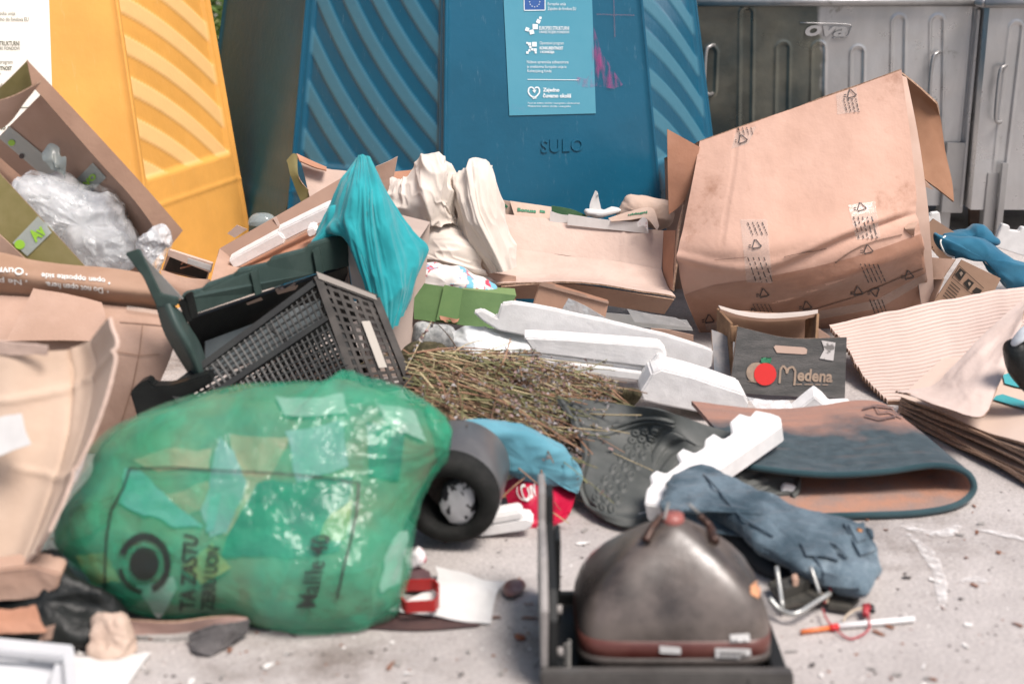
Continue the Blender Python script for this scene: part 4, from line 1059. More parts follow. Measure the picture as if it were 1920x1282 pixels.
# tall taupe carton under the teal cloth
t = thing('tall_carton', 'tall taupe carton standing under the teal cloth', 'carton', P(730, 720, 4.3) * [1, 1, 0])
fq = [P(646, 414, 4.22), P(786, 448, 4.30), P(764, 705, 4.22), P(692, 705, 4.12)]
quad('front_panel', fq, [kraft_grey, kraft_grey, kraft_edge], t, .006, (16, 20), amp=.003)
quad('side_panel', [fq[0] + [-.004, .0, 0], fq[0] + [.02, -.035, -.004], P(690, 556, 4.11), P(664, 556, 4.16)], M('pale_board', (.50, .44, .38), (.55, .48, .42), rough=.8, scale=6), t, .004, (4, 12))
quad('inner_side', [P(606, 462, 4.26), P(648, 438, 4.24), P(656, 545, 4.26), P(612, 525, 4.28)], M('mauve_board', (.30, .25, .225), (.36, .29, .26), rough=.8, scale=8), t, .004, (8, 8), amp=.002)
quad('back_panel', [p + np.array([.02, .24, 0]) for p in fq], kraft_grey, t, .006, (8, 8))
quad('top_panel', [fq[0] + [.02, .24, 0], fq[1] + [.02, .24, 0], fq[1], fq[0]], kraft_grey, t, .006, (6, 6))
# teal cloth
teal = fabric('teal_cloth', (.016, .27, .30), (.03, .34, .37), scale=6)
def folds(V, d, k):
    return V
o = sheet('teal_cloth', [
    [P(672, 300, 4.30), P(676, 297, 4.29), P(681, 296, 4.28), P(686, 297, 4.29), P(691, 300, 4.30)],
    [P(640, 348, 4.24), P(662, 352, 4.14), P(684, 352, 4.12), P(708, 356, 4.15), P(728, 368, 4.24)],
    [P(616, 402, 4.22), P(648, 408, 4.10), P(686, 420, 4.08), P(726, 425, 4.10), P(768, 432, 4.22)],
    [P(596, 440, 4.20), P(650, 428, 4.08), P(694, 480, 4.06), P(748, 490, 4.09), P(800, 466, 4.22)],
    [P(640, 418, 4.16), P(668, 470, 4.07), P(706, 535, 4.05), P(754, 545, 4.08), P(780, 512, 4.18)],
    [P(668, 480, 4.12), P(694, 540, 4.06), P(722, 608, 4.05), P(742, 612, 4.06), P(758, 570, 4.14)]],
    teal, None, (110, 90), .004, amp=.004, sc=6, fold=.015, fsc=20, aniso=(1, .14), seed=4)
tag(o, 'teal cloth draped in folds over the corner of the tall taupe carton', 'cloth')
o = puff('cloth_tail', Q([(655, 400), (640, 420), (634, 446), (610, 458), (579, 467), (592, 445), (606, 418), (622, 385)], 4.17), teal, o, .02, .02, (40, 14), fold=.006, fsc=14, seed=4)
# beige cloth
beige = fabric('cream_cloth', (.62, .55, .48), (.68, .61, .54), scale=5, c3=(.50, .43, .36), s3=3, t3=.6, w3=.2)
t = thing('cream_cloth', 'crumpled cream cloth heaped against the blue bin', 'cloth', P(850, 540, 4.9) * [1, 1, 0] + [0, 0, .2])
for k, (G, an, fs, fo) in enumerate((
    ([[(848, 345, 5.02), (868, 322, 5.04), (888, 314, 5.04), (912, 322, 5.04), (926, 350, 5.02)], [(846, 340, 4.88), (866, 316, 4.86), (888, 309, 4.84), (914, 322, 4.86), (930, 352, 4.90)], [(850, 392, 4.82), (874, 385, 4.76), (896, 380, 4.74), (918, 386, 4.78), (935, 406, 4.86)], [(862, 440, 4.82), (886, 440, 4.74), (908, 436, 4.72), (930, 438, 4.76), (949, 452, 4.84)], [(905, 518, 4.80), (922, 514, 4.74), (938, 510, 4.72), (952, 507, 4.76), (968, 500, 4.82)]], (1, .28), 11, .024),
    ([[(736, 356, 5.0), (770, 350, 5.04), (800, 318, 5.04), (828, 312, 5.04), (848, 345, 5.02)], [(732, 350, 4.88), (768, 345, 4.86), (796, 308, 4.84), (828, 304, 4.84), (852, 338, 4.88)], [(734, 390, 4.82), (770, 392, 4.76), (800, 372, 4.72), (832, 368, 4.74), (858, 392, 4.82)], [(746, 422, 4.82), (780, 432, 4.78), (812, 424, 4.76), (842, 416, 4.78), (866, 430, 4.84)]], (.8, .45), 12, .026),
    ([[(745, 398, 4.90), (790, 402, 4.88), (830, 402, 4.88), (872, 418, 4.88)], [(752, 440, 4.80), (800, 445, 4.76), (845, 448, 4.75), (890, 462, 4.80)], [(770, 478, 4.76), (815, 486, 4.72), (862, 496, 4.71), (908, 506, 4.76)], [(785, 502, 4.78), (832, 508, 4.74), (878, 520, 4.72), (926, 528, 4.78)]], (.35, 1), 12, .022))):
    sheet('fold', [Q(r) for r in G], beige, t, (120, 120), .004, amp=.018, sc=8, fold=fo * 1.25, fsc=fs, seed=60 + k, aniso=an)
puff('fold', Q([(745, 360), (790, 330), (840, 330), (900, 330), (925, 370), (940, 470), (945, 505), (880, 505), (790, 485), (755, 430)], 4.93), beige, t, .06, .10, (60, 20), amp=.01, seed=3)
pr = M('printed_cloth', (.70, .66, .62), (.55, .05, .09), rough=.8, scale=13, lo=.53, hi=.55, c3=(.16, .42, .55), s3=6, t3=.53, w3=.02, sheen=.2)
o = puff('printed_cloth', Q([(778, 500), (800, 490), (840, 500), (880, 515), (932, 542), (905, 552), (850, 548), (800, 540), (778, 530)], 4.6), pr, None, .06, .05, (70, 22), amp=.014, sc=10, fold=.014, fsc=12, seed=15)
tag(o, 'white cloth with red and blue print tucked in the green carton', 'cloth')
t = thing('green_carton', 'green printed fruit carton behind the white foam bars', 'carton', P(870, 640, 4.5) * [1, 1, 0] + [0, 0, .12])
gcm = M('green_card', (.060, .125, .035), (.085, .16, .05), rough=.7, scale=9, bump=.0005, bscale=90, c3=(.035, .075, .02), s3=4, t3=.6, w3=.1)
gq = [P(776, 528, 4.5), P(858, 541, 4.5), P(968, 554, 4.52)]
sheet('front_panel', [gq, [P(776, 598, 4.44), P(850, 608, 4.44), P(935, 618, 4.44)]], [gcm, kraft, kraft_edge], t, (30, 12), .005, amp=.003)
sheet('corner_flap', [[P(833, 534, 4.485), P(868, 541, 4.485)], [P(818, 600, 4.43), P(858, 604, 4.43)]], [M('light_green_card', (.085, .165, .05), (.11, .19, .06), rough=.7), kraft, kraft_edge], t, (8, 10), .004)
sheet('top_flap', [[P(900, 538, 4.62), P(965, 542, 4.66)], [P(862, 542, 4.5), P(968, 555, 4.52)]], [M('lime_card', (.16, .25, .09), rough=.7), kraft, kraft_edge], t, (8, 6), .004)
drape('slot', bpy.data.objects[t.children[0].name], [[(824, 592), (862, 600), (862, 606), (826, 600)]], kraft_red, t, .004)
box('back_panel', gq[0] + [0, .26, -.14], gq[2] - gq[0], (0, .005, 0), (0, 0, .14), kraft, t, .001)
# ---------------------------------------------------------------- wide tray and the litter behind it
t = thing('wide_carton', 'wide pale cardboard tray lying open before the blue bin', 'carton', P(1090, 560, 4.95) * [1, 1, 0])
tm = M('tray_board', (.50, .375, .315), (.565, .435, .37), rough=.8, scale=5, bump=.0009, bscale=60, bump2=.009, b2scale=10, c3=(.40, .29, .235), s3=3, t3=.6, w3=.2)
wv = lambda U, V, a, b: .004 * np.exp(-((U - .80) / .006) ** 2) - .003 * np.exp(-((U - .83) / .006) ** 2)
wl = sheet('back_wall', [[P(905, 398, 5.14), P(1000, 408, 5.16), P(1120, 420, 5.16), P(1244, 433, 5.14)], [P(905, 460, 5.06), P(1000, 472, 5.06), P(1120, 488, 5.06), P(1240, 506, 5.04)]], [tm, kraft, kraft_edge], t, (80, 16), .007, amp=.002, fn=wv)
sheet('floor_flap', [[P(905, 460, 5.055), P(1000, 472, 5.055), P(1120, 488, 5.05), P(1240, 506, 5.035)], [P(900, 500, 4.92), P(1000, 512, 4.93), P(1120, 522, 4.90), P(1250, 535, 4.90)], [P(900, 536, 4.74), P(985, 530, 4.76), P(1110, 534, 4.74), P(1266, 560, 4.72)]], [tm, kraft_dark, kraft_edge], t, (80, 50), .006, amp=.006, sc=6, fold=.005, fsc=5)
sheet('front_edge', [[P(940, 538, 4.75), P(1020, 532, 4.76), P(1110, 536, 4.75), P(1264, 561, 4.72)], [P(945, 560, 4.78), P(1020, 560, 4.78), P(1110, 568, 4.78), P(1246, 588, 4.74)]], [kraft_dark, kraft_dark, kraft_edge], t, (50, 8), .006, amp=.004)
sheet('end_wall', [[P(1244, 432, 5.14), P(1268, 432, 5.05)], [P(1242, 500, 5.04), P(1264, 500, 4.92)], [P(1246, 540, 4.95), P(1262, 545, 4.80)]], [kraft_red, kraft, kraft_edge], t, (8, 16), .006, amp=.004)
sheet('end_flap', [[P(1268, 432, 5.05), P(1284, 372, 5.0)], [P(1264, 500, 4.9), P(1272, 440, 4.88)], [P(1262, 545, 4.8), P(1268, 500, 4.8)]], [kraft, kraft, kraft_edge], t, (10, 16), .006, amp=.004, rag=.004)
bag_p = M('brown_bag_paper', (.52, .38, .30), (.57, .43, .35), rough=.75, scale=8, bump2=.006, b2scale=16)
def scrap(name, rows, Y, mat, label, cat, grp=None, n=(20, 14), th=.002, **k):
    G = [[P(p[0], p[1], p[2] if len(p) > 2 else Y) for p in r] for r in rows]
    k.setdefault('amp', .004)
    return tag(sheet(name, G, mat, None, n, th, **k), label, cat, grp)
o = scrap('paper_bag', [[(905, 362), (930, 372), (958, 378)], [(905, 400), (930, 405), (968, 410)]], 5.2, bag_p, 'paper bag end with green print showing over the tray beside the cream cloth', 'paper bag')
drape('print', o, [[(932, 381), (945, 380), (953, 387), (950, 390), (940, 386), (933, 385)]], ink_green, o)
o = scrap('paper_bag', [[(956, 376, 5.2), (995, 382, 5.2), (1034, 388, 5.2)], [(966, 408, 5.16), (1000, 412, 5.16), (1034, 418, 5.16)]], 5.2, bag_p, 'paper bag with a long green word print lying behind the tray', 'paper bag')
drapetext('lettering', 'Bonuss', o, (970, 390), (1005, 393), (1005, 400), (970, 397), ink_green, o, .05)
drape('print', o, [[(1012, 394), (1022, 396), (1022, 400), (1012, 399)]], ink_green, o)
o = scrap('green_card', [[(1034, 386), (1070, 392), (1100, 404)], [(1036, 402), (1070, 404), (1102, 408)]], 5.22, M('leaf_green_card', (.06, .15, .07), (.10, .20, .09), scale=20, c3=(.60, .42, .10), s3=25, t3=.62, w3=.02), 'green printed card with a yellow spot behind the tray', 'card')
o = scrap('paper_sheet', [[(1032, 396), (1050, 402), (1066, 404)], [(1030, 418), (1050, 418), (1066, 418)]], 5.15, paper, 'short white paper sheet standing behind the tray beside the green card', 'paper')
o = scrap('paper_sheet', [[(1066, 402), (1120, 410), (1180, 416), (1212, 412)], [(1064, 422), (1120, 428), (1180, 434), (1216, 438)]], 5.13, paper, 'long white paper sheet lying along the back edge of the tray', 'paper')
o = scrap('tissue', [[(1116, 358), (1120, 360), (1121, 366)], [(1107, 380), (1116, 384), (1126, 386)], [(1105, 394), (1114, 402), (1128, 398)]], 5.22, paper, 'white tissue tip standing up behind the tray', 'tissue', n=(14, 20), amp=.006)
o = puff('tissue', Q([(1096, 398), (1110, 392), (1130, 396), (1160, 390), (1164, 397), (1140, 404), (1116, 408)], 5.2), paper, None, .03, .03, (40, 14), amp=.01, sc=16, fold=.008, fsc=18, seed=2)
tag(o, 'crumpled white tissue lying at the foot of the standing tissue tip', 'tissue')
o = puff('paper_bag', Q([(1162, 398), (1172, 382), (1180, 371), (1215, 374), (1252, 380), (1256, 410), (1240, 428), (1200, 420), (1166, 408)], 5.24), bag_p, None, .05, .05, (60, 18), amp=.014, sc=10, fold=.016, fsc=9, seed=6)
tag(o, 'crumpled brown paper bag between the blue bin and the big carton', 'paper bag')
o = scrap('paper_bag', [[(1140, 408, 5.16), (1180, 396, 5.17), (1222, 390, 5.16), (1236, 424, 5.1)], [(1146, 414, 5.12), (1180, 412, 5.12), (1212, 410, 5.12), (1232, 432, 5.08)]], 5.1, bag_p, 'folded paper bag with green lettering in front of the crumpled brown bag', 'paper bag')
drapetext('lettering', 'ublagaj', o, (1178, 402), (1214, 396), (1214, 401), (1178, 407), ink_green, o, .04)
o = scrap('paper_scrap', [[(1194, 418), (1206, 408), (1214, 412)], [(1196, 426), (1208, 424), (1216, 436)]], 5.08, M('red_striped_paper', (.78, .76, .74), (.55, .15, .15), scale=30, lo=.56, hi=.58), 'white paper corner with thin red stripes on the tray edge', 'paper')
# small box, packet and flat scraps in the hollow
t = thing('small_box', 'small closed tan cardboard box half sunk behind the foam bars', 'box', P(1080, 600, 4.62) * [1, 1, 0] + [0, 0, .12])
sb = prism('body', Q([(1012, 530), (1030, 528), (1142, 562), (1130, 612), (992, 590)], 4.52), (0, .10, -.07), M('tan_board', (.50, .30, .205), (.55, .34, .24), rough=.75, scale=5, bump=.0005, bscale=90), t, .004)
prism('flap', Q([(1016, 528), (1040, 532), (1042, 537), (1100, 552), (1102, 556), (1126, 562), (1142, 564), (1140, 570), (1010, 536)], 4.512), (0, .02, -.014), kraft, t, .002)
o = scrap('plastic_packet', [[(1066, 560), (1100, 575), (1142, 600)], [(1050, 588), (1090, 600), (1146, 612)]], 4.46, film('packet_film', (.60, .62, .62), .62, .12, .95), 'clear plastic packet leaning on the small tan box', 'packet', amp=.008)
o = scrap('card_sheet', [[(1130, 586), (1200, 592), (1288, 600)], [(1140, 606), (1210, 614), (1300, 620)]], 4.6, M('grey_card', (.33, .34, .33), (.40, .40, .39), rough=.8, scale=10), 'flat grey card sheet in the hollow beside the big carton', 'card')
o = scrap('card_sheet', [[(1176, 580), (1215, 588), (1268, 596)], [(1190, 604), (1235, 608), (1298, 614)]], 4.56, paper_grey, 'paler grey card curling on the flat grey card sheet', 'card')
o = scrap('cardboard_scrap', [[(1220, 616), (1250, 618), (1300, 628)], [(1235, 634), (1262, 630), (1300, 644)]], 4.45, kraft, 'tan cardboard scrap under the grey card beside the big carton', 'cardboard', th=.005)
o = puff('gravel_bag', Q([(776, 608), (812, 606), (848, 612), (852, 648), (820, 662), (780, 662)], 4.40), M('grey_rubble', (.22, .23, .23), (.40, .41, .40), rough=.9, scale=60), None, .04, .04, (40, 16), amp=.012, sc=14, seed=1)
tag(o, 'dusty grey sack under the green carton', 'sack')
o = scrap('foam_wrap', [[(842, 612, 4.34), (882, 608, 4.30), (940, 622, 4.32), (1005, 636, 4.3)], [(850, 640, 4.26), (890, 640, 4.20), (945, 650, 4.24), (1005, 660, 4.24)], [(866, 668, 4.2), (900, 678, 4.16), (950, 680, 4.2), (1005, 686, 4.2)]], 4.3, M('crumpled_white_film', (.66, .69, .69), (.74, .75, .74), rough=.35, scale=12), 'crumpled bluish white foam wrap behind the dry stalks', 'wrapping', amp=.02, n=(40, 30), fold=.012, fsc=10)
# ---------------------------------------------------------------- foam bars
o = prism('foam_bar', Q([(887, 585), (904, 581), (932, 596), (940, 570), (962, 567), (1000, 572), (1130, 600), (1250, 628), (1338, 656), (1334, 690), (1318, 698), (1285, 694), (1180, 672), (1080, 650), (935, 620), (905, 602)], 4.26), (0, .07, -.012), foam, None, .005, noise=.002)
tag(o, 'long white foam bar with a pointed tip, topmost of the foam bars', 'foam')
t = thing('foam_moulding', 'stepped white foam moulding lying between the long bar and the dry stalks', 'foam', P(1110, 712, 4.1) * [1, 1, 0] + [0, 0, .12])
prism('upper_step', Q([(982, 633), (1060, 636), (1240, 650), (1252, 664), (1236, 690), (1000, 662)], 4.12), (0, .09, .0), foam, t, .004, noise=.002)
prism('middle_step', Q([(1000, 660), (1232, 690), (1228, 702), (1000, 674)], 4.135), (0, .1, 0), foam, t, .003)
prism('lower_step', Q([(1000, 672), (1226, 702), (1222, 716), (1002, 690)], 4.11), (0, .1, 0), foam, t, .003)
prism('tip', Q([(1234, 664), (1248, 672), (1246, 690), (1222, 712), (1196, 722), (1206, 696)], 4.10), (0, .06, 0), foam, t, .004)
o = prism('foam_block', Q([(1222, 700), (1240, 692), (1300, 706), (1396, 738), (1406, 756), (1391, 790), (1290, 770), (1204, 752), (1200, 736)], 4.0), (0, .15, .0), foam, None, .006, noise=.002)
tag(o, 'chunky white foam block next to the fruit crate', 'foam')
nz = [(1208, 944), (1212, 916), (1222, 906), (1218, 890), (1230, 880), (1248, 886), (1263, 876), (1276, 866), (1268, 850), (1280, 839), (1302, 848), (1320, 838), (1322, 822), (1338, 811), (1356, 822), (1372, 812), (1368, 790), (1386, 774), (1406, 780), (1416, 768), (1446, 774), (1463, 780), (1466, 797), (1390, 850), (1330, 890), (1280, 925), (1240, 948)]
o = prism('foam_strip', [PZ(x, y, .10 + (948 - y) / 180 * .09) for x, y in nz], (.01, .01, -.05), foam, None, .004, seg=2)
tag(o, 'white foam strip with knobbly notched edge lying across the rubber mat', 'foam')
o = prism('foam_flake', Q([(1468, 792), (1500, 765), (1528, 744), (1546, 758), (1556, 770), (1594, 770), (1596, 777), (1570, 788), (1520, 792)], 3.98), (0, .03, .03), foam, None, .003, noise=.003)
tag(o, 'broken white foam flake lying on the folded carpet', 'foam')
o = prism('foam_crumb', [PZ(x, y, z) for x, y, z in ((1464, 918, .03), (1472, 908, .045), (1492, 912, .04), (1500, 926, .02), (1484, 936, .01), (1466, 932, .01))], (0, .02, .0), foam, None, .003)
tag(o, 'small white foam crumb beside the carpet edge', 'foam')
o = scrap('film_scrap', [[(1400, 740, 4.04), (1440, 748, 4.02), (1480, 750, 4.0)], [(1420, 765, 3.96), (1460, 770, 3.94), (1500, 790, 3.92)]], 4.0, clear_film, 'scrap of clear film between the foam block and the carpet', 'plastic film', amp=.008)
# ================================================================ the big carton
t = thing('big_carton', 'huge tan carton with rows of printed packing tape, buckled at the bottom', 'carton', P(1510, 640, 4.9) * [1, 1, 0])
def dents(U, V, a, b):
    r = .012 * np.exp(-((V - .50 - .06 * np.sin(U * 5)) / .02) ** 2)
    r += -.022 * np.exp(-((V - .60 + .24 * np.clip(U - .35, 0, 1)) / .035) ** 2) * (1 / (1 + np.exp(-(U - .45) / .06)))
    r += .014 * np.exp(-((V - .74 + .22 * (U - .3)) / .03) ** 2) * (1 / (1 + np.exp(-(U - .25) / .06)))
    r += .0025 * np.exp(-((U - .205) / .006) ** 2) * (V < .45) - .0025 * np.exp(-((U - .19) / .006) ** 2) * (V < .45)
    return r
bigm = M('big_carton_board', (.53, .33, .25), (.59, .38, .295), rough=.7, scale=3, bump=.0006, bscale=60, bstretch=(1, 1, .15), c3=(.33, .17, .11), s3=2.3, t3=.52, w3=.16, bump2=.006, b2scale=8, spec=.25)
bf = sheet('front_panel', [
    [P(1312, 266, 5.00), P(1405, 234, 5.00), P(1500, 200, 5.0), P(1595, 167, 5.0), P(1690, 132, 5.0)],
    [P(1299, 340, 4.93), P(1400, 315, 4.90), P(1500, 290, 4.9), P(1608, 262, 4.9), P(1704, 240, 4.93)],
    [P(1282, 425, 4.86), P(1385, 415, 4.78), P(1492, 405, 4.77), P(1600, 385, 4.78), P(1716, 350, 4.86)],
    [P(1272, 480, 4.82), P(1382, 478, 4.70), P(1490, 465, 4.68), P(1605, 440, 4.71), P(1722, 415, 4.82)],
    [P(1282, 545, 4.84), P(1390, 545, 4.74), P(1490, 535, 4.73), P(1610, 510, 4.76), P(1732, 490, 4.86)],
    [P(1302, 600, 4.92), P(1395, 600, 4.92), P(1490, 590, 4.92), P(1615, 565, 4.94), P(1740, 535, 4.95)],
    [P(1322, 650, 5.0), P(1400, 655, 5.05), P(1490, 645, 5.06), P(1620, 625, 5.06), P(1747, 580, 5.03)]],
    [bigm, kraft_dark, kraft_edge], t, (90, 90), .008, amp=.004, sc=5, fold=.003, fsc=4, seed=2, fn=dents)
tl, tr = P(1312, 266, 5.0), P(1690, 132, 5.0)
bl, br = P(1322, 650, 5.0), P(1747, 580, 5.03)
dp = np.array([-.06, .58, -.16])
quad('top_panel', [tl + dp, tr + dp, tr + [0, .004, 0], tl + [0, .004, 0]], [bigm, kraft, kraft_edge], t, .007, (10, 10), amp=.004)
quad('back_panel', [tl + dp, tr + dp, br + dp, bl + dp], kraft, t, .007, (8, 8))
quad('bottom_panel', [bl, br, br + dp, bl + dp], kraft, t, .007, (8, 8))
sheet('side_rim', [Q([(1684, 138), (1700, 146)], 5.01), Q([(1698, 262), (1722, 258)], 4.95), Q([(1706, 380), (1738, 374)], 4.90), Q([(1714, 470), (1745, 455)], 4.89), Q([(1728, 575), (1752, 562)], 4.95)], [M('pale_rim', (.60, .42, .33), (.66, .48, .39), rough=.7), kraft, paper], t, (4, 40), .006, amp=.003)
sheet('side_flap', [Q([(1690, 136), (1722, 162), (1758, 194)], 5.03), Q([(1704, 185), (1735, 200), (1764, 222)], 5.06), Q([(1712, 250), (1745, 250), (1772, 280)], 5.04), Q([(1720, 300), (1752, 310), (1786, 345)], 5.0), Q([(1722, 330), (1758, 356), (1788, 380)], 4.97)], [M('flap_inside', (.27, .135, .075), (.32, .17, .10), rough=.8, scale=6), kraft, kraft_edge], t, (20, 40), .008, amp=.005, rag=.004)
quad('flap_tear', Q([(1718, 322), (1738, 342), (1754, 358), (1730, 350)], 4.95), kraft, t, .004, (8, 8), rag=.006, amp=.005)
sheet('end_flap', [Q([(1251, 242), (1280, 258), (1312, 276)], 4.98), Q([(1252, 320), (1276, 325), (1298, 335)], 4.97), Q([(1254, 402), (1272, 388), (1284, 374)], 4.98)], [kraft_red, kraft_red, kraft_edge], t, (14, 24), .007, amp=.003)
sheet('corner_fold', [Q([(1694, 420), (1720, 414)], 4.80), Q([(1698, 430), (1716, 428)], 4.78), Q([(1704, 440), (1714, 444)], 4.80)], [kraft, kraft, kraft_pale], t, (10, 10), .003, amp=.006)
# printed tape strips and the marks on them
for pl in ([(1379, 250), (1418, 238), (1404, 270), (1372, 280)], [(1568, 178), (1606, 164), (1612, 210), (1570, 216)], [(1388, 412), (1438, 412), (1448, 530), (1400, 528)], [(1590, 385), (1640, 378), (1650, 445), (1605, 450)], [(1322, 604), (1480, 592), (1640, 562), (1736, 510), (1738, 524), (1650, 576), (1490, 606), (1324, 618)]):
    drape('tape', bf, [pl], tape_clear, t, .003)
def tri(cx, cy, s, a):
    """three chasing bars of the recycling mark"""
    out = []
    pts = [(cx + s * math.cos(math.radians(a + 120 * k)), cy + s * math.sin(math.radians(a + 120 * k))) for k in range(3)]
    for k in range(3):
        (x0, y0), (x1, y1) = pts[k], pts[(k + 1) % 3]
        p0 = (x0 + (x1 - x0) * .10, y0 + (y1 - y0) * .10); p1 = (x0 + (x1 - x0) * .80, y0 + (y1 - y0) * .80)
        out += lines([p0, p1], s * .17)
        d = (x1 - x0, y1 - y0); q = (x0 + d[0] * .98, y0 + d[1] * .98)
        out.append([(p1[0] - d[1] * .12, p1[1] + d[0] * .12), (p1[0] + d[1] * .12, p1[1] - d[0] * .12), q])
    out += lines([(cx - s * 1.3, cy + s * .1), (cx - s * .85, cy + s * .05)], s * .14) + lines([(cx - s * 1.3, cy + s * .45), (cx - s * .85, cy + s * .4)], s * .14)
    return out
def print_rows(x, y, w, h, n, lean, rnd):
    out = []
    for k in range(n):
        p = 0; x0 = x + w * k / n
        while p < 1:
            q = min(1, p + rnd.uniform(.08, .28))
            out += lines([(x0 + lean * p, y + h * p), (x0 + lean * q, y + h * q)], 1.9)
            p = q + .07
    return out
rnd = random.Random(8)
for x, y, a in ((1392, 263, 10), (1596, 178, 15), (1418, 460, 20), (1614, 390, 15), (1432, 549, 20), (1626, 468, 20), (1330, 597, 25), (1608, 545, 25), (1640, 545, 200), (1703, 515, 20), (1512, 572, 20), (1412, 585, 25)):
    drape('recycling_mark', bf, tri(x, y, 11, a), ink_black, t, .005, 14)
for x, y, w, h, n, le in ((1384, 240, 32, 14, 4, 4), (1582, 186, 30, 26, 4, 6), (1402, 418, 36, 24, 4, 10), (1402, 482, 40, 46, 4, 16), (1600, 408, 42, 40, 5, 10), (1612, 494, 40, 34, 5, 16), (1412, 568, 36, 16, 5, 8), (1630, 560, 30, 26, 4, 10)):
    drape('printed_lines', bf, print_rows(x, y, w, h, n, le, rnd), ink_black, t, .005, 14)
drape('brown_layer', bf, [[(1284, 552), (1340, 534), (1420, 522), (1520, 502), (1600, 482), (1660, 462), (1732, 436), (1742, 560), (1620, 612), (1490, 632), (1400, 642), (1324, 640), (1302, 600)]], M('brown_layer', (.36, .19, .125), (.44, .245, .17), rough=.32, scale=7, spec=.5, bump2=.004, b2scale=14, alpha=.85), t, .002)  # see-through brown layer over the lower front panel
dm = M('dirt', (.20, .12, .09), (.12, .08, .06), rough=.9, scale=40, alpha=.7)
for pts, w in (([(1470, 482), (1510, 472), (1550, 466)], 1.5), ([(1565, 492), (1590, 474), (1612, 462), (1640, 452), (1690, 440)], 3), ([(1440, 596), (1520, 580), (1600, 556), (1690, 518), (1736, 500)], 2.2), ([(1340, 488), (1400, 482)], 1.2)):
    drape('stain', bf, lines(pts, w), dm, t, .004)
# ================================================================ fruit crate
t = thing('fruit_crate', 'weathered dark fruit crate printed with a red tomato and a name', 'crate', P(1475, 745, 4.3) * [1, 1, 0])
wood = M('weathered_grey_wood', (.075, .075, .072), (.12, .115, .11), rough=.85, scale=9, stretch=(1, 1, 5), bump=.002, bscale=60, bstretch=(1, 1, 8), c3=(.24, .22, .21), s3=9, t3=.66, w3=.12)
crt_ = [P(1383, 612, 4.23), P(1480, 633, 4.24), P(1587, 632, 4.25)]
crb_ = [P(1367, 735, 4.19), P(1475, 742, 4.20), P(1583, 746, 4.21)]
fp = sheet('front_board', [crt_, crb_], [wood, kraft_dark, kraft_edge], t, (30, 16), .010, amp=.002)
fpq = onquad(crt_[0], crt_[2], crb_[2], crb_[0], .011)
pale_print = M('pale_print', (.36, .27, .20), (.28, .21, .16), rough=.8, scale=60)
circ = lambda cx, cy, r, a0=0, a1=360, n=26: [(cx + r * math.cos(math.radians(a0 + (a1 - a0) * k / (n - 1))), cy + r * math.sin(math.radians(a0 + (a1 - a0) * k / (n - 1)))) for k in range(n)]
drape('emblem', fp, [circ(1418, 698, 19, 60, 300) + [(1412, 716), (1399, 714)]], pale_print, t, .003)
drape('emblem', fp, [circ(1434, 701, 21)], M('red_print', (.62, .030, .028), rough=.7), t, .005)
drape('emblem', fp, [[(1426, 670), (1434, 677), (1446, 670), (1444, 680), (1426, 680)]], ink_green, t, .005)
drape('emblem', fp, lines([(1461, 718), (1463, 692), (1468, 685), (1474, 692), (1475, 700), (1478, 690), (1486, 687), (1491, 695), (1489, 722)], 4), pale_print, t, .003)
drapetext('lettering', 'edena', fp, (1496, 690), (1562, 694), (1560, 717), (1494, 714), pale_print, t, .03)
drape('fine_print', fp, print_rows(1492, 720, 1, 1, 1, 60, rnd), pale_print, t, .003)
drape('slot', fp, [[(1450, 650), (1454, 647), (1508, 651), (1513, 655), (1512, 663), (1506, 664), (1456, 661)]], M('pale_slot_board', (.50, .36, .29), rough=.8), t, .003)
drape('label', fp, [[(1540, 638), (1566, 642), (1562, 676), (1536, 672), (1545, 655)]], M('torn_label', (.55, .52, .50), (.18, .17, .16), scale=35, lo=.5, hi=.6), t, .003)
sheet('side_board', [Q([(1334, 618), (1355, 626), (1378, 642)], 4.30), Q([(1340, 720), (1352, 724), (1368, 738)], 4.24)], [M('bluish_board', (.17, .19, .215), (.32, .30, .29), rough=.85, scale=14), kraft, kraft_edge], t, (10, 14), .008, amp=.003)
br_ = M('brown_wood', (.17, .095, .05), (.30, .18, .10), rough=.8, scale=12, bump=.001, bscale=80)
quad('back_board', Q([(1346, 580), (1533, 592), (1533, 650), (1346, 650)], 4.52), M('pale_wood', (.40, .27, .18), (.30, .18, .12), rough=.8, scale=7), t, .008, (12, 8))
quad('side_wall', [P(1346, 578, 4.42), P(1372, 606, 4.26), P(1372, 700, 4.26), P(1346, 680, 4.42)], br_, t, .008, (6, 8))
quad('side_wall', [P(1512, 600, 4.50), P(1534, 588, 4.36), P(1530, 650, 4.30), P(1510, 650, 4.46)], br_, t, .008, (6, 8))
sheet('top_flap', [Q([(1346, 575), (1385, 585), (1440, 590), (1500, 587), (1534, 583)], 4.50), Q([(1350, 582), (1388, 594), (1440, 600), (1500, 596), (1534, 590)], 4.38)], [M('top_card', (.50, .44, .39), (.56, .50, .45), rough=.8), kraft_dark, kraft_dark], t, (24, 6), .010)
quad('post', Q([(1371, 612), (1384, 610), (1382, 640), (1372, 640)], 4.25), br_, t, .008, (2, 4))
quad('rear_wing', Q([(1534, 615), (1556, 630), (1556, 640), (1534, 640)], 4.34), kraft, t, .006, (4, 4))
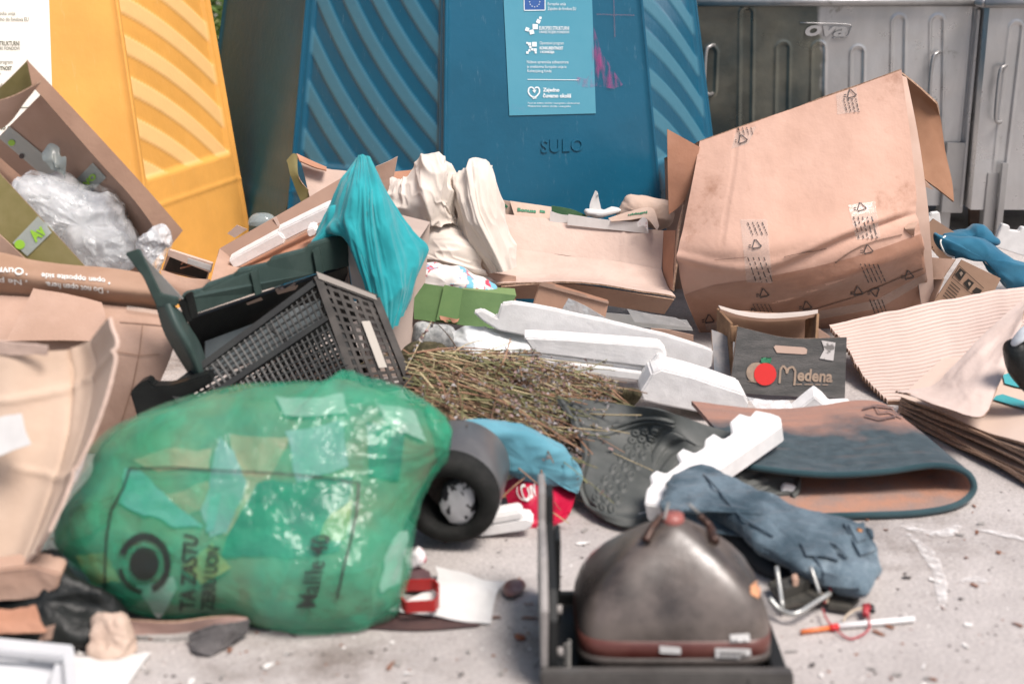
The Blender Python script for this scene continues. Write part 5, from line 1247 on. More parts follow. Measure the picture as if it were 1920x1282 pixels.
# ================================================================ behind on the far side
t = thing('icon_box', 'brown box printed with three square black handling icons', 'box', P(1800, 540, 4.95) * [1, 1, 0] + [0, 0, .1])
q1 = Q([(1803, 487), (1876, 522), (1842, 590), (1746, 572)], 4.9)
ib = quad('front_panel', q1, [M('box_brown', (.36, .225, .15), (.41, .265, .18), rough=.75, scale=6, bump=.0005, bscale=90), kraft, kraft_edge], t, .005, (14, 14), amp=.002)
quad('side_panel', [P(1738, 482, 4.98), P(1792, 486, 4.92), P(1766, 524, 4.90), P(1740, 524, 4.95)], [kraft, kraft, kraft_edge], t, .005, (8, 8), amp=.002)
quad('lower_panel', [P(1740, 522, 4.97), P(1770, 522, 4.92), P(1748, 575, 4.90), P(1742, 575, 4.95)], kraft, t, .005, (6, 6))
dark = M('icon_black', (.03, .025, .02), rough=.7)
def isq(x, y, r=8): return [(x - r, y - r * .75), (x + r * .5, y - r), (x + r, y + r * .65), (x - r * .4, y + r)]
drape('print', ib, [[(1790, 514), (1800, 502), (1811, 511), (1800, 526)], [(1806, 530), (1815, 522), (1826, 530), (1816, 543)], [(1822, 546), (1830, 538), (1841, 544), (1833, 556)]] + lines([(1785, 520), (1798, 498), (1844, 540)], 1) + lines([(1785, 520), (1832, 560)], 1) + sum([lines([(1783 - 3 * k, 528 + 5 * k), (1800 - 3 * k, 543 + 5 * k)], 1.6) for k in range(6)], []), dark, t)
drape('print', ib, [[(1798, 511), (1802, 508), (1805, 512), (1801, 518)], [(1814, 529), (1818, 528), (1820, 532), (1816, 536)]], pale_print, t, .005)
o = quad('brown_carton', Q([(1750, 410), (1806, 446), (1776, 500), (1722, 440)], 5.1), [M('brown_flap', (.38, .235, .16), (.43, .275, .19), rough=.75, scale=6), kraft, kraft_edge], None, .006, (12, 12), amp=.003)
tag(o, 'brown carton flap pointing up behind the box with icons', 'cardboard')
drape('print', o, lines([(1740, 470), (1748, 462)], 2) + lines([(1744, 480), (1750, 468)], 2) + lines([(1742, 476), (1756, 478)], 2), dark, o)
for pts, lab in ([(1722, 403), (1744, 407), (1746, 400), (1762, 398), (1766, 430), (1722, 436)], 'white notched foam piece behind the huge carton'), ([(1868, 448), (1880, 420), (1894, 424), (1893, 432), (1912, 434), (1916, 426), (1960, 432), (1960, 490), (1912, 478), (1862, 462)], 'white notched foam sheet behind the blue sweatpants'):
    tag(prism('foam_piece', Q(pts, 5.5), (0, .03, .0), foam, None, .003), lab, 'foam')
o = scrap('paper_scrap', [[(1846, 490), (1856, 494), (1866, 504)], [(1848, 494), (1856, 500), (1866, 510)]], 4.95, paper, 'white paper edge under the blue sweatpants', 'paper', n=(8, 6))
t = thing('sweatpants', 'blue sweatpants with white drawstring thrown on the cartons beside the steel container', 'trousers', P(1860, 560, 5.1) * [1, 1, 0] + [0, 0, .2])
jb = fabric('blue_jersey', (.016, .105, .18), (.03, .145, .23), scale=6)
lg = puff('leg', Q([(1753, 438), (1768, 442), (1800, 442), (1838, 448), (1866, 462), (1900, 482), (1945, 500), (1945, 545), (1890, 540), (1880, 512), (1850, 490), (1815, 484), (1786, 480), (1766, 468), (1755, 452)], 5.0), jb, t, .05, .06, (110, 30), amp=.008, sc=7, fold=.014, fsc=7, seed=5)
puff('leg', Q([(1770, 440), (1790, 436), (1815, 433), (1832, 425), (1846, 427), (1860, 440), (1872, 455), (1840, 455), (1800, 450), (1775, 448)], 5.1), jb, t, .04, .05, (70, 22), amp=.006, sc=8, fold=.010, fsc=9, seed=7)
tubes('drawstring', [[cast(lg, .003)(x, y) for x, y in ((1772, 444), (1764, 452), (1768, 466), (1776, 476), (1790, 482))]], .0035, ink_white, t, 6)
# ================================================================ corrugated sheet and folded stack
def corr(U, V, a, b): return .011 * np.clip(2.2 * np.sin(2 * math.pi * V * 25) + .6, -1, .55)
o = sheet('corrugated_sheet', [
    [P(1548, 610, 4.58), P(1670, 584, 4.62), P(1790, 560, 4.66), P(1900, 542, 4.68), P(1960, 532, 4.7)],
    [P(1586, 655, 4.44), P(1690, 640, 4.46), P(1800, 617, 4.50), P(1905, 598, 4.46), P(1960, 590, 4.46)],
    [P(1616, 705, 4.30), P(1705, 696, 4.30), P(1805, 676, 4.32), P(1905, 655, 4.30), P(1960, 645, 4.3)],
    [P(1665, 756, 4.15), P(1725, 754, 4.14), P(1812, 738, 4.14), P(1905, 715, 4.12), P(1960, 705, 4.1)]],
    [M('ribbed_board', (.58, .455, .395), (.63, .50, .44), rough=.8, scale=4, bump=.0005, bscale=90), kraft_dark, kraft_edge], None, (80, 380), .005, amp=.006, sc=3, rag=.012, ragsc=22, fn=corr)
tag(o, 'pale corrugated cardboard sheet with open ribs beside the fruit crate', 'cardboard')
bar_b = M('board_layers', (.36, .24, .17), (.42, .29, .21), rough=.8, scale=8, bump=.0005, bscale=90)
for k in range(7):
    a0, a1 = PZ(1678 + k, 776, .015) + [0, 0, .0085 * k], PZ(1960, 930, .01) + [0, .012 * k, .0165 * k]
    f = [a0 * (1 - s) + a1 * s for s in (0, .3, .65, 1)]
    f[1] = f[1] + [0, 0, .010 * math.sin(k * 2.1)]; f[2] = f[2] + [.0, 0, .012 * math.cos(k * 1.7)]
    bvec = np.array([.34, .50, .03])
    o = sheet('folded_board', [f, [p + bvec * .5 for p in f], [p + bvec for p in f]], [M('top_layer', (.58, .45, .37), (.62, .49, .41), rough=.8, scale=5) if k == 6 else bar_b, kraft_dark, kraft_edge], None, (40, 8), .0055 if k % 2 else .008, amp=.004, rag=.008, ragsc=10, seed=k)
    tag(o, 'one of the flattened cardboard layers folded in the stack beside the carpet' if k < 6 else 'topmost pale layer of the folded cardboard stack with teal tape across', 'cardboard', 'folded cardboard layers beside the carpet')
    if k == 6:
        drape('tape', o, [[(1868, 745), (1880, 742), (1950, 765), (1950, 778), (1862, 752)], [(1880, 706), (1900, 700), (1960, 720), (1960, 738), (1905, 728), (1884, 722)]], ink_teal, o, .006)
o = sheet('cardboard_flap', [
    [P(1676, 730, 3.98), P(1750, 722, 3.95), P(1792, 680, 4.02), P(1852, 622, 4.12), P(1930, 556, 4.2)],
    [P(1684, 735, 3.94), P(1765, 744, 3.82), P(1815, 716, 3.85), P(1868, 658, 3.98), P(1920, 594, 4.1)],
    [P(1700, 740, 3.90), P(1785, 771, 3.70), P(1842, 780, 3.64), P(1872, 724, 3.79), P(1896, 668, 3.95)]],
    [M('soft_board', (.60, .48, .42), (.65, .53, .47), rough=.85, scale=5, bump2=.005, b2scale=12), kraft_dark, kraft_edge], None, (50, 30), .005, amp=.006, sc=6, rag=.008, ragsc=26, fold=.004, fsc=6)
tag(o, 'pale limp cardboard flap curling over the folded cardboard stack', 'cardboard')
t = thing('black_pouch', 'black pouch with white lining at the picture edge above the folded stack', 'pouch', P(1915, 760, 3.95) * [1, 1, 0] + [0, 0, .15])
puff('body', Q([(1886, 648), (1905, 636), (1960, 625), (1960, 760), (1922, 730), (1900, 705), (1888, 680)], 3.78), blackbag, t, .05, .04, (60, 20), amp=.006, sc=12, fold=.006, fsc=12, seed=2)
puff('lining', Q([(1900, 634), (1916, 612), (1960, 598), (1960, 636), (1912, 640), (1898, 648)], 3.76), M('white_lining', (.62, .66, .69), rough=.5), t, .02, .02, (40, 14), amp=.006, sc=16)
# ================================================================ folded carpet
def carpet_mat():
    m = fabric('worn_carpet', (.020, .040, .050), (.040, .066, .078), scale=30, rough=.95, bump=.003, bscale=220, bump2=.003, b2scale=30)
    t, N, L, b = nodes(m)
    src = b.inputs['Base Color'].links[0].from_socket
    tc = N.new('ShaderNodeTexCoord'); sx = N.new('ShaderNodeSeparateXYZ'); L.new(tc.outputs['Object'], sx.inputs[0])
    n = N.new('ShaderNodeTexNoise'); n.inputs['Scale'].default_value = 6; n.inputs['Detail'].default_value = 8; L.new(tc.outputs['Object'], n.inputs[0])
    n2 = N.new('ShaderNodeTexNoise'); n2.inputs['Scale'].default_value = 14; n2.inputs['Detail'].default_value = 9
    mp2 = N.new('ShaderNodeMapping'); mp2.inputs['Scale'].default_value = (.6, 3, 3); L.new(tc.outputs['Object'], mp2.inputs[0]); L.new(mp2.outputs[0], n2.inputs[0])
    a = N.new('ShaderNodeMath'); a.operation = 'MULTIPLY_ADD'; a.inputs[1].default_value = .34; L.new(n.outputs[0], a.inputs[0]); L.new(sx.outputs[1], a.inputs[2])
    r = N.new('ShaderNodeMapRange'); r.inputs[1].default_value = .47; r.inputs[2].default_value = .57; L.new(a.outputs[0], r.inputs[0])
    r2 = N.new('ShaderNodeMapRange'); r2.inputs[1].default_value = .55; r2.inputs[2].default_value = .70; r2.inputs[4].default_value = .16; L.new(n2.outputs[0], r2.inputs[0])
    mx = N.new('ShaderNodeMath'); mx.operation = 'MAXIMUM'; L.new(r.outputs[0], mx.inputs[0]); L.new(r2.outputs[0], mx.inputs[1])
    x = N.new('ShaderNodeMix'); x.data_type = 'RGBA'; L.new(mx.outputs[0], x.inputs[0]); L.new(src, x.inputs[6])
    w = N.new('ShaderNodeMix'); w.data_type = 'RGBA'; L.new(n2.outputs[0], w.inputs[0]); w.inputs[6].default_value = rgba((.42, .19, .12)); w.inputs[7].default_value = rgba((.20, .14, .12))
    L.new(w.outputs[2], x.inputs[7]); L.new(x.outputs[2], b.inputs['Base Color'])
    return m
t = thing('folded_carpet', 'worn blue and orange carpet folded over with its edge binding toward the viewer', 'carpet', (PZ(1640, 960, 0) * [1, 1, 0]))
prof = [(1400, 955, .012), (1490, 967, .012), (1600, 966, .012), (1710, 962, .012), (1780, 951, .012), (1816, 932, .022), (1826, 908, .05), (1806, 882, .082), (1750, 872, .094), (1660, 884, .085), (1570, 890, .08), (1490, 886, .085), (1400, 874, .09)]
N0 = [PZ(*p) for p in prof]
bk = np.array([-.09, .44, 0])
top = lambda p, s: p + bk * s * np.array([1, 1, 1]) + np.array([0, 0, (.02 * s if p[2] > .05 else 0)])
rows = [[top(p, s) for p in N0] for s in (0, .33, .66, 1)]
cm = carpet_mat()
co = sheet('pile', rows, [M('carpet_back', (.40, .21, .14), (.28, .20, .17), rough=.95, scale=9, bump=.003, bscale=120), cm, cm], t, (110, 40), .012, amp=.004, sc=8)
tubes('binding', [N0], .009, fabric('binding', (.02, .05, .06), (.035, .07, .08)), t, 8, sub=6)
inner_top = [PZ(1400, 905, .012) , PZ(1600, 900, .012), PZ(1780, 905, .012)]
# figure woven into the worn orange part
drape('woven_figure', co, lines([(1618, 770), (1640, 764), (1672, 768), (1700, 776)], 3) + lines([(1622, 782), (1650, 790), (1680, 784)], 3) + lines([(1640, 764), (1648, 778), (1668, 776), (1690, 786)], 2.5), M('dark_wool', (.10, .07, .07), (.2, .13, .11), scale=50), t, .008)
# ================================================================ rubber mat
mg = [[(1040, 745, .19), (1110, 752, .19), (1175, 760, .19), (1240, 768, .21), (1330, 800, .14), (1440, 832, .10), (1490, 850, .08)],
      [(1075, 800, .15), (1122, 806, .14), (1180, 796, .15), (1240, 792, .17), (1330, 838, .11), (1450, 862, .07), (1495, 872, .06)],
      [(1092, 850, .11), (1135, 852, .10), (1190, 842, .10), (1250, 842, .10), (1340, 882, .07), (1470, 890, .05), (1500, 900, .04)],
      [(1084, 908, .06), (1120, 915, .06), (1190, 906, .06), (1260, 902, .06), (1350, 920, .05), (1478, 908, .03), (1500, 918, .03)],
      [(1104, 950, .025), (1138, 976, .02), (1188, 988, .016), (1262, 965, .018), (1352, 945, .02), (1470, 930, .016), (1490, 935, .016)]]
def studs(U, V, a, b):
    d = np.zeros(U.shape)
    x, y = U * a, V * b
    for k in range(9):
        for j in range(3):
            cx, cy = a * (.10 + .055 * j + .30 * (1 - (k + .5) / 9) * .9), b * (.32 + .62 * (k + .5) / 9)
            r = np.hypot(x - cx, y - cy)
            d += .006 * np.exp(-((r - .0085) / .0035) ** 2)
    g = ((U > .42) & (U < .78) & (V > .30) & (V < .85))
    d += np.where(g, .004 * np.clip(np.sin((x * .8 + y * .6) / .021 * 2 * math.pi / 2) * 2, -1, 1), 0)
    # rims of the tray
    d += .010 * np.exp(-((V - .20 - .05 * np.sin(U * 7)) / .016) ** 2) * (U < .55)
    d += .008 * np.exp(-((V - .27 - .04 * np.sin(U * 7 + .5)) / .013) ** 2) * (U < .55)
    e = np.minimum(np.minimum(U * a, (1 - U) * a), (1 - V) * b)
    d += .009 * np.exp(-((e - .012) / .006) ** 2) - .006 * np.exp(-((e - .03) / .007) ** 2)
    return d
rub = M('rubber', (.062, .068, .064), (.095, .10, .094), rough=.55, scale=8, bump=.0006, bscale=220, spec=.35, c3=(.13, .125, .115), s3=5, t3=.6, w3=.2)
o = sheet('car_mat', [[PZ(*p) for p in r] for r in mg], rub, None, (200, 150), .006, fn=studs, clampz=.006)
tag(o, 'dark grey rubber car mat with studs and grooves, curled against the dry stalks', 'car mat')
# ================================================================ dry stalks
def stalks():
    rnd = random.Random(11)
    V, F, MI = [], [], []
    def stick(pts, r, mi):
        A = np.array(pts); b = len(V)
        T = np.gradient(A, axis=0)
        for i in range(len(A)):
            s = unit(np.cross(T[i], [.1, .2, 1])); w = unit(np.cross(s, T[i])); rr = r * (1 - .5 * i / len(A))
            for j in range(3): V.append(A[i] + rr * (math.cos(j * 2.094) * s + math.sin(j * 2.094) * w))
        for i in range(len(A) - 1):
            for j in range(3):
                F.append((b + 3 * i + j, b + 3 * i + (j + 1) % 3, b + 3 * i + 3 + (j + 1) % 3, b + 3 * i + 3 + j)); MI.append(mi)
    def head(p, d, n, r):
        for k in range(n):
            q = p + d * (k / n) + np.array([rnd.gauss(0, 1), rnd.gauss(0, 1), rnd.gauss(0, 1)]) * r * .7
            b = len(V); a = rnd.uniform(.6, 1.3) * r
            for _ in range(4): V.append(q + unit(np.array([rnd.gauss(0, 1), rnd.gauss(0, 1), rnd.gauss(0, 1)])) * a)
            m_ = rnd.choice([2, 2, 3, 4])
            for f in ((0, 1, 2), (0, 2, 3), (0, 3, 1), (1, 3, 2)): F.append([b + x for x in f]); MI.append(m_)
    for k in range(850):
        s = rnd.random()
        px = rnd.uniform(755, 990) if s < .90 else rnd.uniform(960, 1110)
        lo, hi = (655 + max(0, px - 830) * .10, 800) if px < 1010 else (690, 755)
        py = rnd.uniform(lo, hi)
        z = .20 - (py - 650) / 150 * .10 + rnd.uniform(0, .06)
        p = PZ(px, py, z)
        ang = rnd.gauss(-.45, .5) if py > 700 else rnd.gauss(-.05, .8)
        L_ = rnd.uniform(.18, .38) if px < 960 else rnd.uniform(.06, .14)
        d = np.array([math.cos(ang), math.sin(ang) * .9, rnd.gauss(-.10, .10)])
        bend = np.array([rnd.gauss(0, .35), -.3 + rnd.gauss(0, .4), -.25 + rnd.gauss(0, .25)])
        pts = [p + d * L_ * u + bend * L_ * u * u * .6 for u in (0, .3, .6, .85, 1)]
        for q in pts: q[2] = max(q[2], .02)
        mi = rnd.choice([0, 0, 1, 1, 4, 5])
        stick(pts, rnd.choice([.0017, .0023, .003]), mi)
        if rnd.random() < (.95 if 880 < px < 1000 else .3): head(pts[1], pts[4] - pts[1], rnd.randint(8, 16), .0075)
    for pa in ([(1000, 790, .16), (1060, 820, .12), (1120, 850, .10), (1170, 920, .05), (1185, 950, .03)], [(980, 770, .16), (1060, 800, .14), (1112, 852, .13)], [(1000, 800, .16), (1008, 850, .13), (1020, 900, .12), (1035, 955, .06)], [(1125, 706, .2), (1160, 742, .17), (1178, 756, .15)], [(1108, 745, .17), (1140, 735, .18), (1172, 757, .15)], [(930, 700, .22), (945, 675, .26), (957, 635, .3)], [(925, 950, .06), (960, 915, .1), (985, 895, .12)]):
        A = np.array([PZ(*q) for q in pa]); A = crm(len(A), np.linspace(0, 1, 12)) @ A
        stick(A, .0034, 5)
    return obj('dry_stalks', V, F, [M('straw', (.34, .27, .15), (.42, .34, .20), scale=30), M('olive_straw', (.13, .13, .055), (.20, .19, .09), scale=30), M('grey_bud', (.24, .22, .215), (.34, .31, .30), scale=40), M('mauve_bud', (.22, .14, .13), (.30, .20, .185), scale=40), M('brown_straw', (.14, .08, .045), (.2, .12, .07), scale=30), M('red_straw', (.30, .17, .10), (.24, .13, .08), scale=30)], None, False, MI)
o = stalks()
tag(o, 'heap of dry straw coloured stalks with greyish seed heads', 'dry plants', kind='stuff')
o = puff('plant_mound', [PZ(x, y, z) for x, y, z in ((765, 655, .19), (830, 650, .2), (920, 690, .18), (1010, 690, .16), (1130, 715, .13), (1200, 740, .10), (1160, 765, .05), (1060, 760, .05), (1020, 800, .04), (940, 800, .04), (860, 790, .03), (790, 770, .03), (760, 720, .10))], M('dark_plant_matter', (.045, .04, .02), (.09, .075, .04), rough=.95, scale=40, bump=.01, bscale=60), None, .02, .12, (70, 20), amp=.03, sc=12, seed=4)
tag(o, 'dark matted plant mass under the dry stalks', 'plant waste', kind='stuff')
# ================================================================ black drum, turquoise cloth, red bag
t = thing('round_drum', 'black round drum lying on its side with a wide black foam ring and grey shell', 'drum', PZ(835, 1035, 0))
dax = unit(np.array([.13, .95, .12])); c0 = P(840, 944, 3.08)
s_ = unit(np.cross(dax, [0, 0, 1])); w_ = np.cross(s_, dax)
def ringlist(specs, n=56):
    V, F = [], []
    for (d, r) in specs:
        for j in range(n):
            a = 2 * math.pi * j / n
            V.append(c0 + dax * d + r * (math.cos(a) * s_ + math.sin(a) * w_))
    for i in range(len(specs) - 1):
        for j in range(n): F.append((i * n + j, i * n + (j + 1) % n, (i + 1) * n + (j + 1) % n, (i + 1) * n + j))
    return V, F
foamring = M('black_foam', (.012, .013, .012), (.022, .022, .021), rough=.8, scale=20, bump=.002, bscale=80, spec=.2)
obj('foam_ring', *ringlist([(.09, .066), (.02, .068), (0, .072), (-.006, .088), (0, .106), (.016, .115), (.05, .1165)]), foamring, t)
obj('shell', *ringlist([(.05, .116), (.06, .1185), (.20, .1185), (.23, .10), (.24, .055), (.242, .0)]), M('grey_shell', (.10, .10, .103), (.15, .148, .145), rough=.35, scale=6, metal=.2), t)
obj('inside', *ringlist([(.08, .0665), (.085, .03), (.09, .0)]), M('dark_inside_fill', (.10, .075, .06), (.04, .03, .025), scale=40), t)
o = puff('white_cloth', [c0 + dax * .02 + s_ * a * 1.25 + w_ * b * 1.25 for a, b in ((-.01, .035), (.02, .05), (.045, .03), (.052, -.01), (.035, -.045), (.005, -.05), (-.015, -.03), (-.02, .0))], M('blotched_white_cloth', (.55, .55, .56), (.015, .015, .018), rough=.8, scale=20, lo=.52, hi=.54), None, .014, .02, (40, 16), amp=.006, sc=20, seed=3)
tag(o, 'white cloth with black blotches stuffed in the mouth of the round drum', 'cloth')
aqua = fabric('aqua_cloth', (.09, .26, .325), (.12, .31, .38), scale=8)
o = puff('aqua_cloth', Q([(864, 790), (905, 785), (950, 793), (1010, 814), (1060, 845), (1088, 880), (1092, 905), (1084, 926), (1068, 912), (1010, 908), (968, 892), (945, 872), (928, 850), (900, 822)], 3.34), aqua, None, .035, .04, (130, 34), amp=.008, sc=8, fold=.012, fsc=12, seed=6, e=.5, aniso=(.5, 1, 1.4))
tag(o, 'light turquoise cloth over the red bag beside the round drum', 'cloth')
o = prism('plastic_part', Q([(905, 858), (950, 856), (952, 890), (930, 900), (915, 880)], 3.42), (0, .05, 0), black_plastic, None, .003)
tag(o, 'black plastic part wedged between the drum and the turquoise cloth', 'plastic part')
rp = M('red_bag', (.48, .008, .045), (.55, .015, .06), rough=.4, scale=5, spec=.4, bump2=.008, b2scale=14)
o = sheet('red_bag', [[P(940, 902, 3.36), P(985, 890, 3.34), P(1030, 895, 3.36), P(1078, 905, 3.40)], [P(952, 940, 3.30), P(990, 935, 3.27), P(1030, 935, 3.29), P(1074, 940, 3.34)], [P(964, 968, 3.27), P(990, 975, 3.25), P(1020, 975, 3.26), P(1066, 970, 3.3)], [P(980, 990, 3.24), P(1000, 992, 3.235), P(1030, 992, 3.24), P(1056, 988, 3.27)]], rp, None, (40, 30), .01, amp=.006, fold=.006, fsc=9, clampz=.004)
tag(o, 'crimson shopping bag with white lettering under the turquoise cloth', 'bag')
drapetext('lettering', 'Cuv', o, (974, 912), (1000, 898), (1006, 928), (986, 944), ink_white, o, .02, .004)
drape('emblem', o, annulus(987, 920, 15, 17, 60, 200, 10) , ink_white, o, .004)
for pts, lab in (([(918, 968), (974, 958), (980, 962), (980, 974), (922, 984)], 'shorter white foam bar, lying on the longer one beside the drum'), ([(890, 1004), (925, 986), (988, 974), (1000, 980), (1000, 990), (986, 1000), (900, 1012)], 'longer white foam bar on the ground between drum and red bag')):
    o = prism('foam_bar', Q(pts, 3.17), (0, .05, .005), foam, None, .005)
    tag(o, lab, 'foam')
    o.location.z = max(o.location.z, .003)
# ---------------------------------------------------------------- papers in front of the drum
o = sheet('dark_wrapper', [[PZ(700, 1150, .008), PZ(800, 1140, .008), PZ(880, 1150, .008)], [PZ(690, 1176, .006), PZ(790, 1180, .006), PZ(900, 1172, .006)]], M('dark_brown_paper', (.06, .035, .035), (.09, .055, .05), rough=.5, scale=10), None, (24, 10), .002, amp=.003, clampz=.003)
tag(o, 'dark brown wrapper flat on the ground under the white paper bag', 'wrapper')
o = sheet('dark_wrapper', [[PZ(752, 1062, .03), PZ(780, 1058, .035), PZ(806, 1070, .02)], [PZ(750, 1100, .02), PZ(780, 1100, .025), PZ(815, 1112, .01)]], M('plum_paper', (.09, .05, .055), (.12, .07, .07), rough=.5, scale=10), None, (16, 12), .002, amp=.006, seed=4)
tag(o, 'plum brown wrapper standing behind the red band', 'wrapper')
o = sheet('paper_bag', [[PZ(815, 1054, .035), PZ(870, 1070, .035), PZ(905, 1086, .03), PZ(948, 1090, .02)], [PZ(812, 1095, .03), PZ(862, 1102, .03), PZ(905, 1108, .025), PZ(932, 1114, .012)], [PZ(720, 1146, .012), PZ(800, 1154, .012), PZ(862, 1164, .012), PZ(922, 1168, .008)]], paper, None, (40, 30), .002, amp=.007, sc=9, fold=.005, fsc=9, rag=.003, clampz=.006)
tag(o, 'creased white paper bag on the ground beside the green bag', 'paper bag')
ps = [PZ(x, y, .035) for x, y in ((754, 1112), (760, 1104), (812, 1102), (822, 1110), (822, 1134), (814, 1142), (762, 1145), (754, 1138), (754, 1112))]
o = sheet('red_band', [[p + [0, 0, .022] for p in ps], [p - [0, 0, .004] for p in ps]], M('red_plastic', (.30, .012, .012), (.36, .02, .018), rough=.35), None, (60, 4), .004, linear=True)
tag(o, 'red plastic band standing on the white paper bag', 'band')
o = puff('striped_wrapper', Q([(752, 1052), (770, 1036), (784, 1024), (796, 1036), (800, 1050), (780, 1062), (758, 1068)], 2.95), M('red_white_wrapper', (.74, .72, .72), (.55, .04, .08), rough=.4, scale=34, lo=.54, hi=.56), None, .02, .02, (40, 16), amp=.008, sc=24, seed=3)
tag(o, 'small red and white striped wrapper beside the round drum', 'wrapper')
o = puff('oval_disc', [PZ(x, y, .012) for x, y in ((942, 1104), (950, 1092), (966, 1087), (982, 1090), (986, 1098), (978, 1110), (960, 1118), (946, 1114))], M('brown_plastic', (.16, .06, .05), (.24, .16, .15), rough=.3, scale=20), None, .012, .008, (36, 12))
tag(o, 'small shiny brown oval disc at the tip of the white paper bag', 'disc')
for x, y, lab in ((972, 1192, 'dry brown leaf lying alone on the concrete in front of the paper'), (895, 1120, 'tiny brown leaf beside the white paper bag')):
    o = sheet('dry_leaf', [[PZ(x - 10, y - 4, .006), PZ(x, y - 6, .012), PZ(x + 14, y - 2, .006)], [PZ(x - 6, y + 4, .005), PZ(x + 2, y + 6, .008), PZ(x + 12, y + 5, .005)]], M('leaf_brown', (.24, .08, .04), rough=.8), None, (8, 6), .001, amp=.003)
    tag(o, lab, 'leaf')
# ================================================================ picture tube
t = thing('picture_tube', 'dusty dark television picture tube lying face down in its broken cabinet', 'picture tube', PZ(1268, 1180, 0))
cx, cy, _ = PZ(1270, 1240, .05)
cy += .158
def levels(L_, n=72, ex=3.2):
    V, F = [], []
    for (z, a, b, e) in L_:
        for j in range(n):
            th = 2 * math.pi * j / n
            c, s = math.cos(th), math.sin(th)
            V.append((cx + a * math.copysign(abs(c) ** (2 / e), c), cy + b * math.copysign(abs(s) ** (2 / e), s), z))
    for i in range(len(L_) - 1):
        for j in range(n): F.append((i * n + j, i * n + (j + 1) % n, (i + 1) * n + (j + 1) % n, (i + 1) * n + j))
    F.append([(len(L_) - 1) * n + j for j in range(n)])
    return V, F
dusty = M('dusty_glass', (.042, .034, .029), (.122, .10, .087), rough=.34, scale=7, lo=.36, hi=.64, spec=.6, c3=(.20, .16, .14), s3=5, t3=.52, w3=.3, rvar=.12, bump2=.002, b2scale=6)
Z0 = .05
crv = [(Z0 + .038, .193, .150, 6), (Z0 + .055, .191, .147, 6), (Z0 + .085, .181, .137, 6), (Z0 + .115, .163, .122, 6), (Z0 + .145, .137, .103, 5.6), (Z0 + .175, .104, .079, 4.8), (Z0 + .200, .074, .058, 3.4), (Z0 + .217, .050, .042, 2.2), (Z0 + .227, .034, .030, 2), (Z0 + .232, .022, .020, 2)]
obj('glass_cone', *levels(crv), dusty, t)
obj('tension_band', *levels([(Z0 + .003, .193, .150, 6), (Z0 + .012, .1945, .1515, 6), (Z0 + .040, .1935, .1505, 6)]), M('red_brown_glass', (.070, .018, .014), (.12, .045, .036), rough=.33, scale=7, c3=(.16, .12, .11), s3=7, t3=.6, w3=.2), t)
obj('face_rim', *levels([(Z0 - .03, .17, .13, 6), (Z0 - .012, .196, .153, 6), (Z0 + .003, .1955, .1525, 6)]), M('dull_brown', (.05, .042, .036), (.09, .075, .066), rough=.5, scale=10), t)
def onc(o, x, y, e=0): return cast(o, .003)(x, y, e)
gc = bpy.data.objects['glass_cone']; tb = bpy.data.objects['tension_band']
copper = M('copper_strap', (.09, .045, .032), (.05, .03, .024), rough=.4, metal=.4, scale=30)
apex = np.array([cx, cy, Z0 + .232])
for pts in ([onc(gc, 1212, 1018, .004), onc(gc, 1226, 998, .010), onc(gc, 1244, 980, .016)], [onc(gc, 1336, 1020, .004), onc(gc, 1322, 994, .010), onc(gc, 1306, 974, .016)]):
    tubes('anode_clip', [pts], [[.011, .008, .007]], copper, t, 8)
tubes('neck_stub', [[apex - [0, 0, .01], apex + [0, .0, .012]]], [[.026, .022]], M('reddish_neck', (.30, .10, .085), rough=.4), t, 16)
for pts in ([onc(gc, 1248, 985, .016), onc(gc, 1253, 962, .01) + [0, 0, .018]], [onc(gc, 1300, 978, .02), onc(gc, 1292, 960, .01) + [0, 0, .02]]):
    tubes('clip_wire', [pts], .003, grey_plastic, t, 6)
drape('label', gc, [[(1368, 1188), (1404, 1186), (1406, 1206), (1370, 1208)]], paper, t, .003)
for pl in ([(1236, 1208), (1276, 1211), (1276, 1224), (1237, 1222)], [(1340, 1212), (1406, 1214), (1408, 1240), (1342, 1238)]):
    drape('label', tb, [pl], paper, t, .004)
drape('bar_code', tb, sum([lines([(1350 + 5 * k, 1218), (1350 + 5 * k, 1234)], 1.5 + k % 2) for k in range(10)], []), ink_black, t, .006)
drape('chip', gc, [[(1405, 1100), (1418, 1088), (1428, 1096), (1420, 1122), (1406, 1114)]], M('orange_chip', (.62, .30, .16), rough=.5), t, .003)
cab = M('cabinet_plastic', (.060, .056, .052), (.085, .08, .074), rough=.5, scale=14, bump=.0003, bscale=200)
cabin = M('cabinet_black', (.010, .011, .011), rough=.6)
x0, x1 = PZ(1012, 1250, .05)[0], PZ(1482, 1250, .05)[0]
yf, yb = cy - .185, cy + .185
box('bezel_front', (x0, yf - .03, .003), (x1 - x0, 0, 0), (0, .032, 0), (0, 0, .052), cab, t, .004)
box('bezel_front', (x1 - .09, yf - .033, .003), (.09, 0, 0), (0, .036, 0), (0, 0, .046), cab, t, .004)
box('bezel_side', (x1 - .03, yf + .004, .003), (.03, 0, 0), (0, yb - yf - .01, 0), (0, 0, .03), cabin, t, .003)
box('bezel_back', (x0 + .02, yb - .02, .003), (x1 - x0 - .05, 0, 0), (0, .02, 0), (0, 0, .03), cabin, t, .003)
sp = M('cabinet_edge', (.30, .28, .265), (.22, .205, .195), rough=.5, scale=14)
prism('side_plate', [(x0 + .002, y, z) for y, z in ((yf + .004, .05), (yb + .02, .05), (yb + .02, .30), (yb - .09, .30), (yb - .10, .245), (yf + .10, .24), (yf + .05, .20), (yf + .004, .17))], (.014, 0, 0), sp, t, .002)
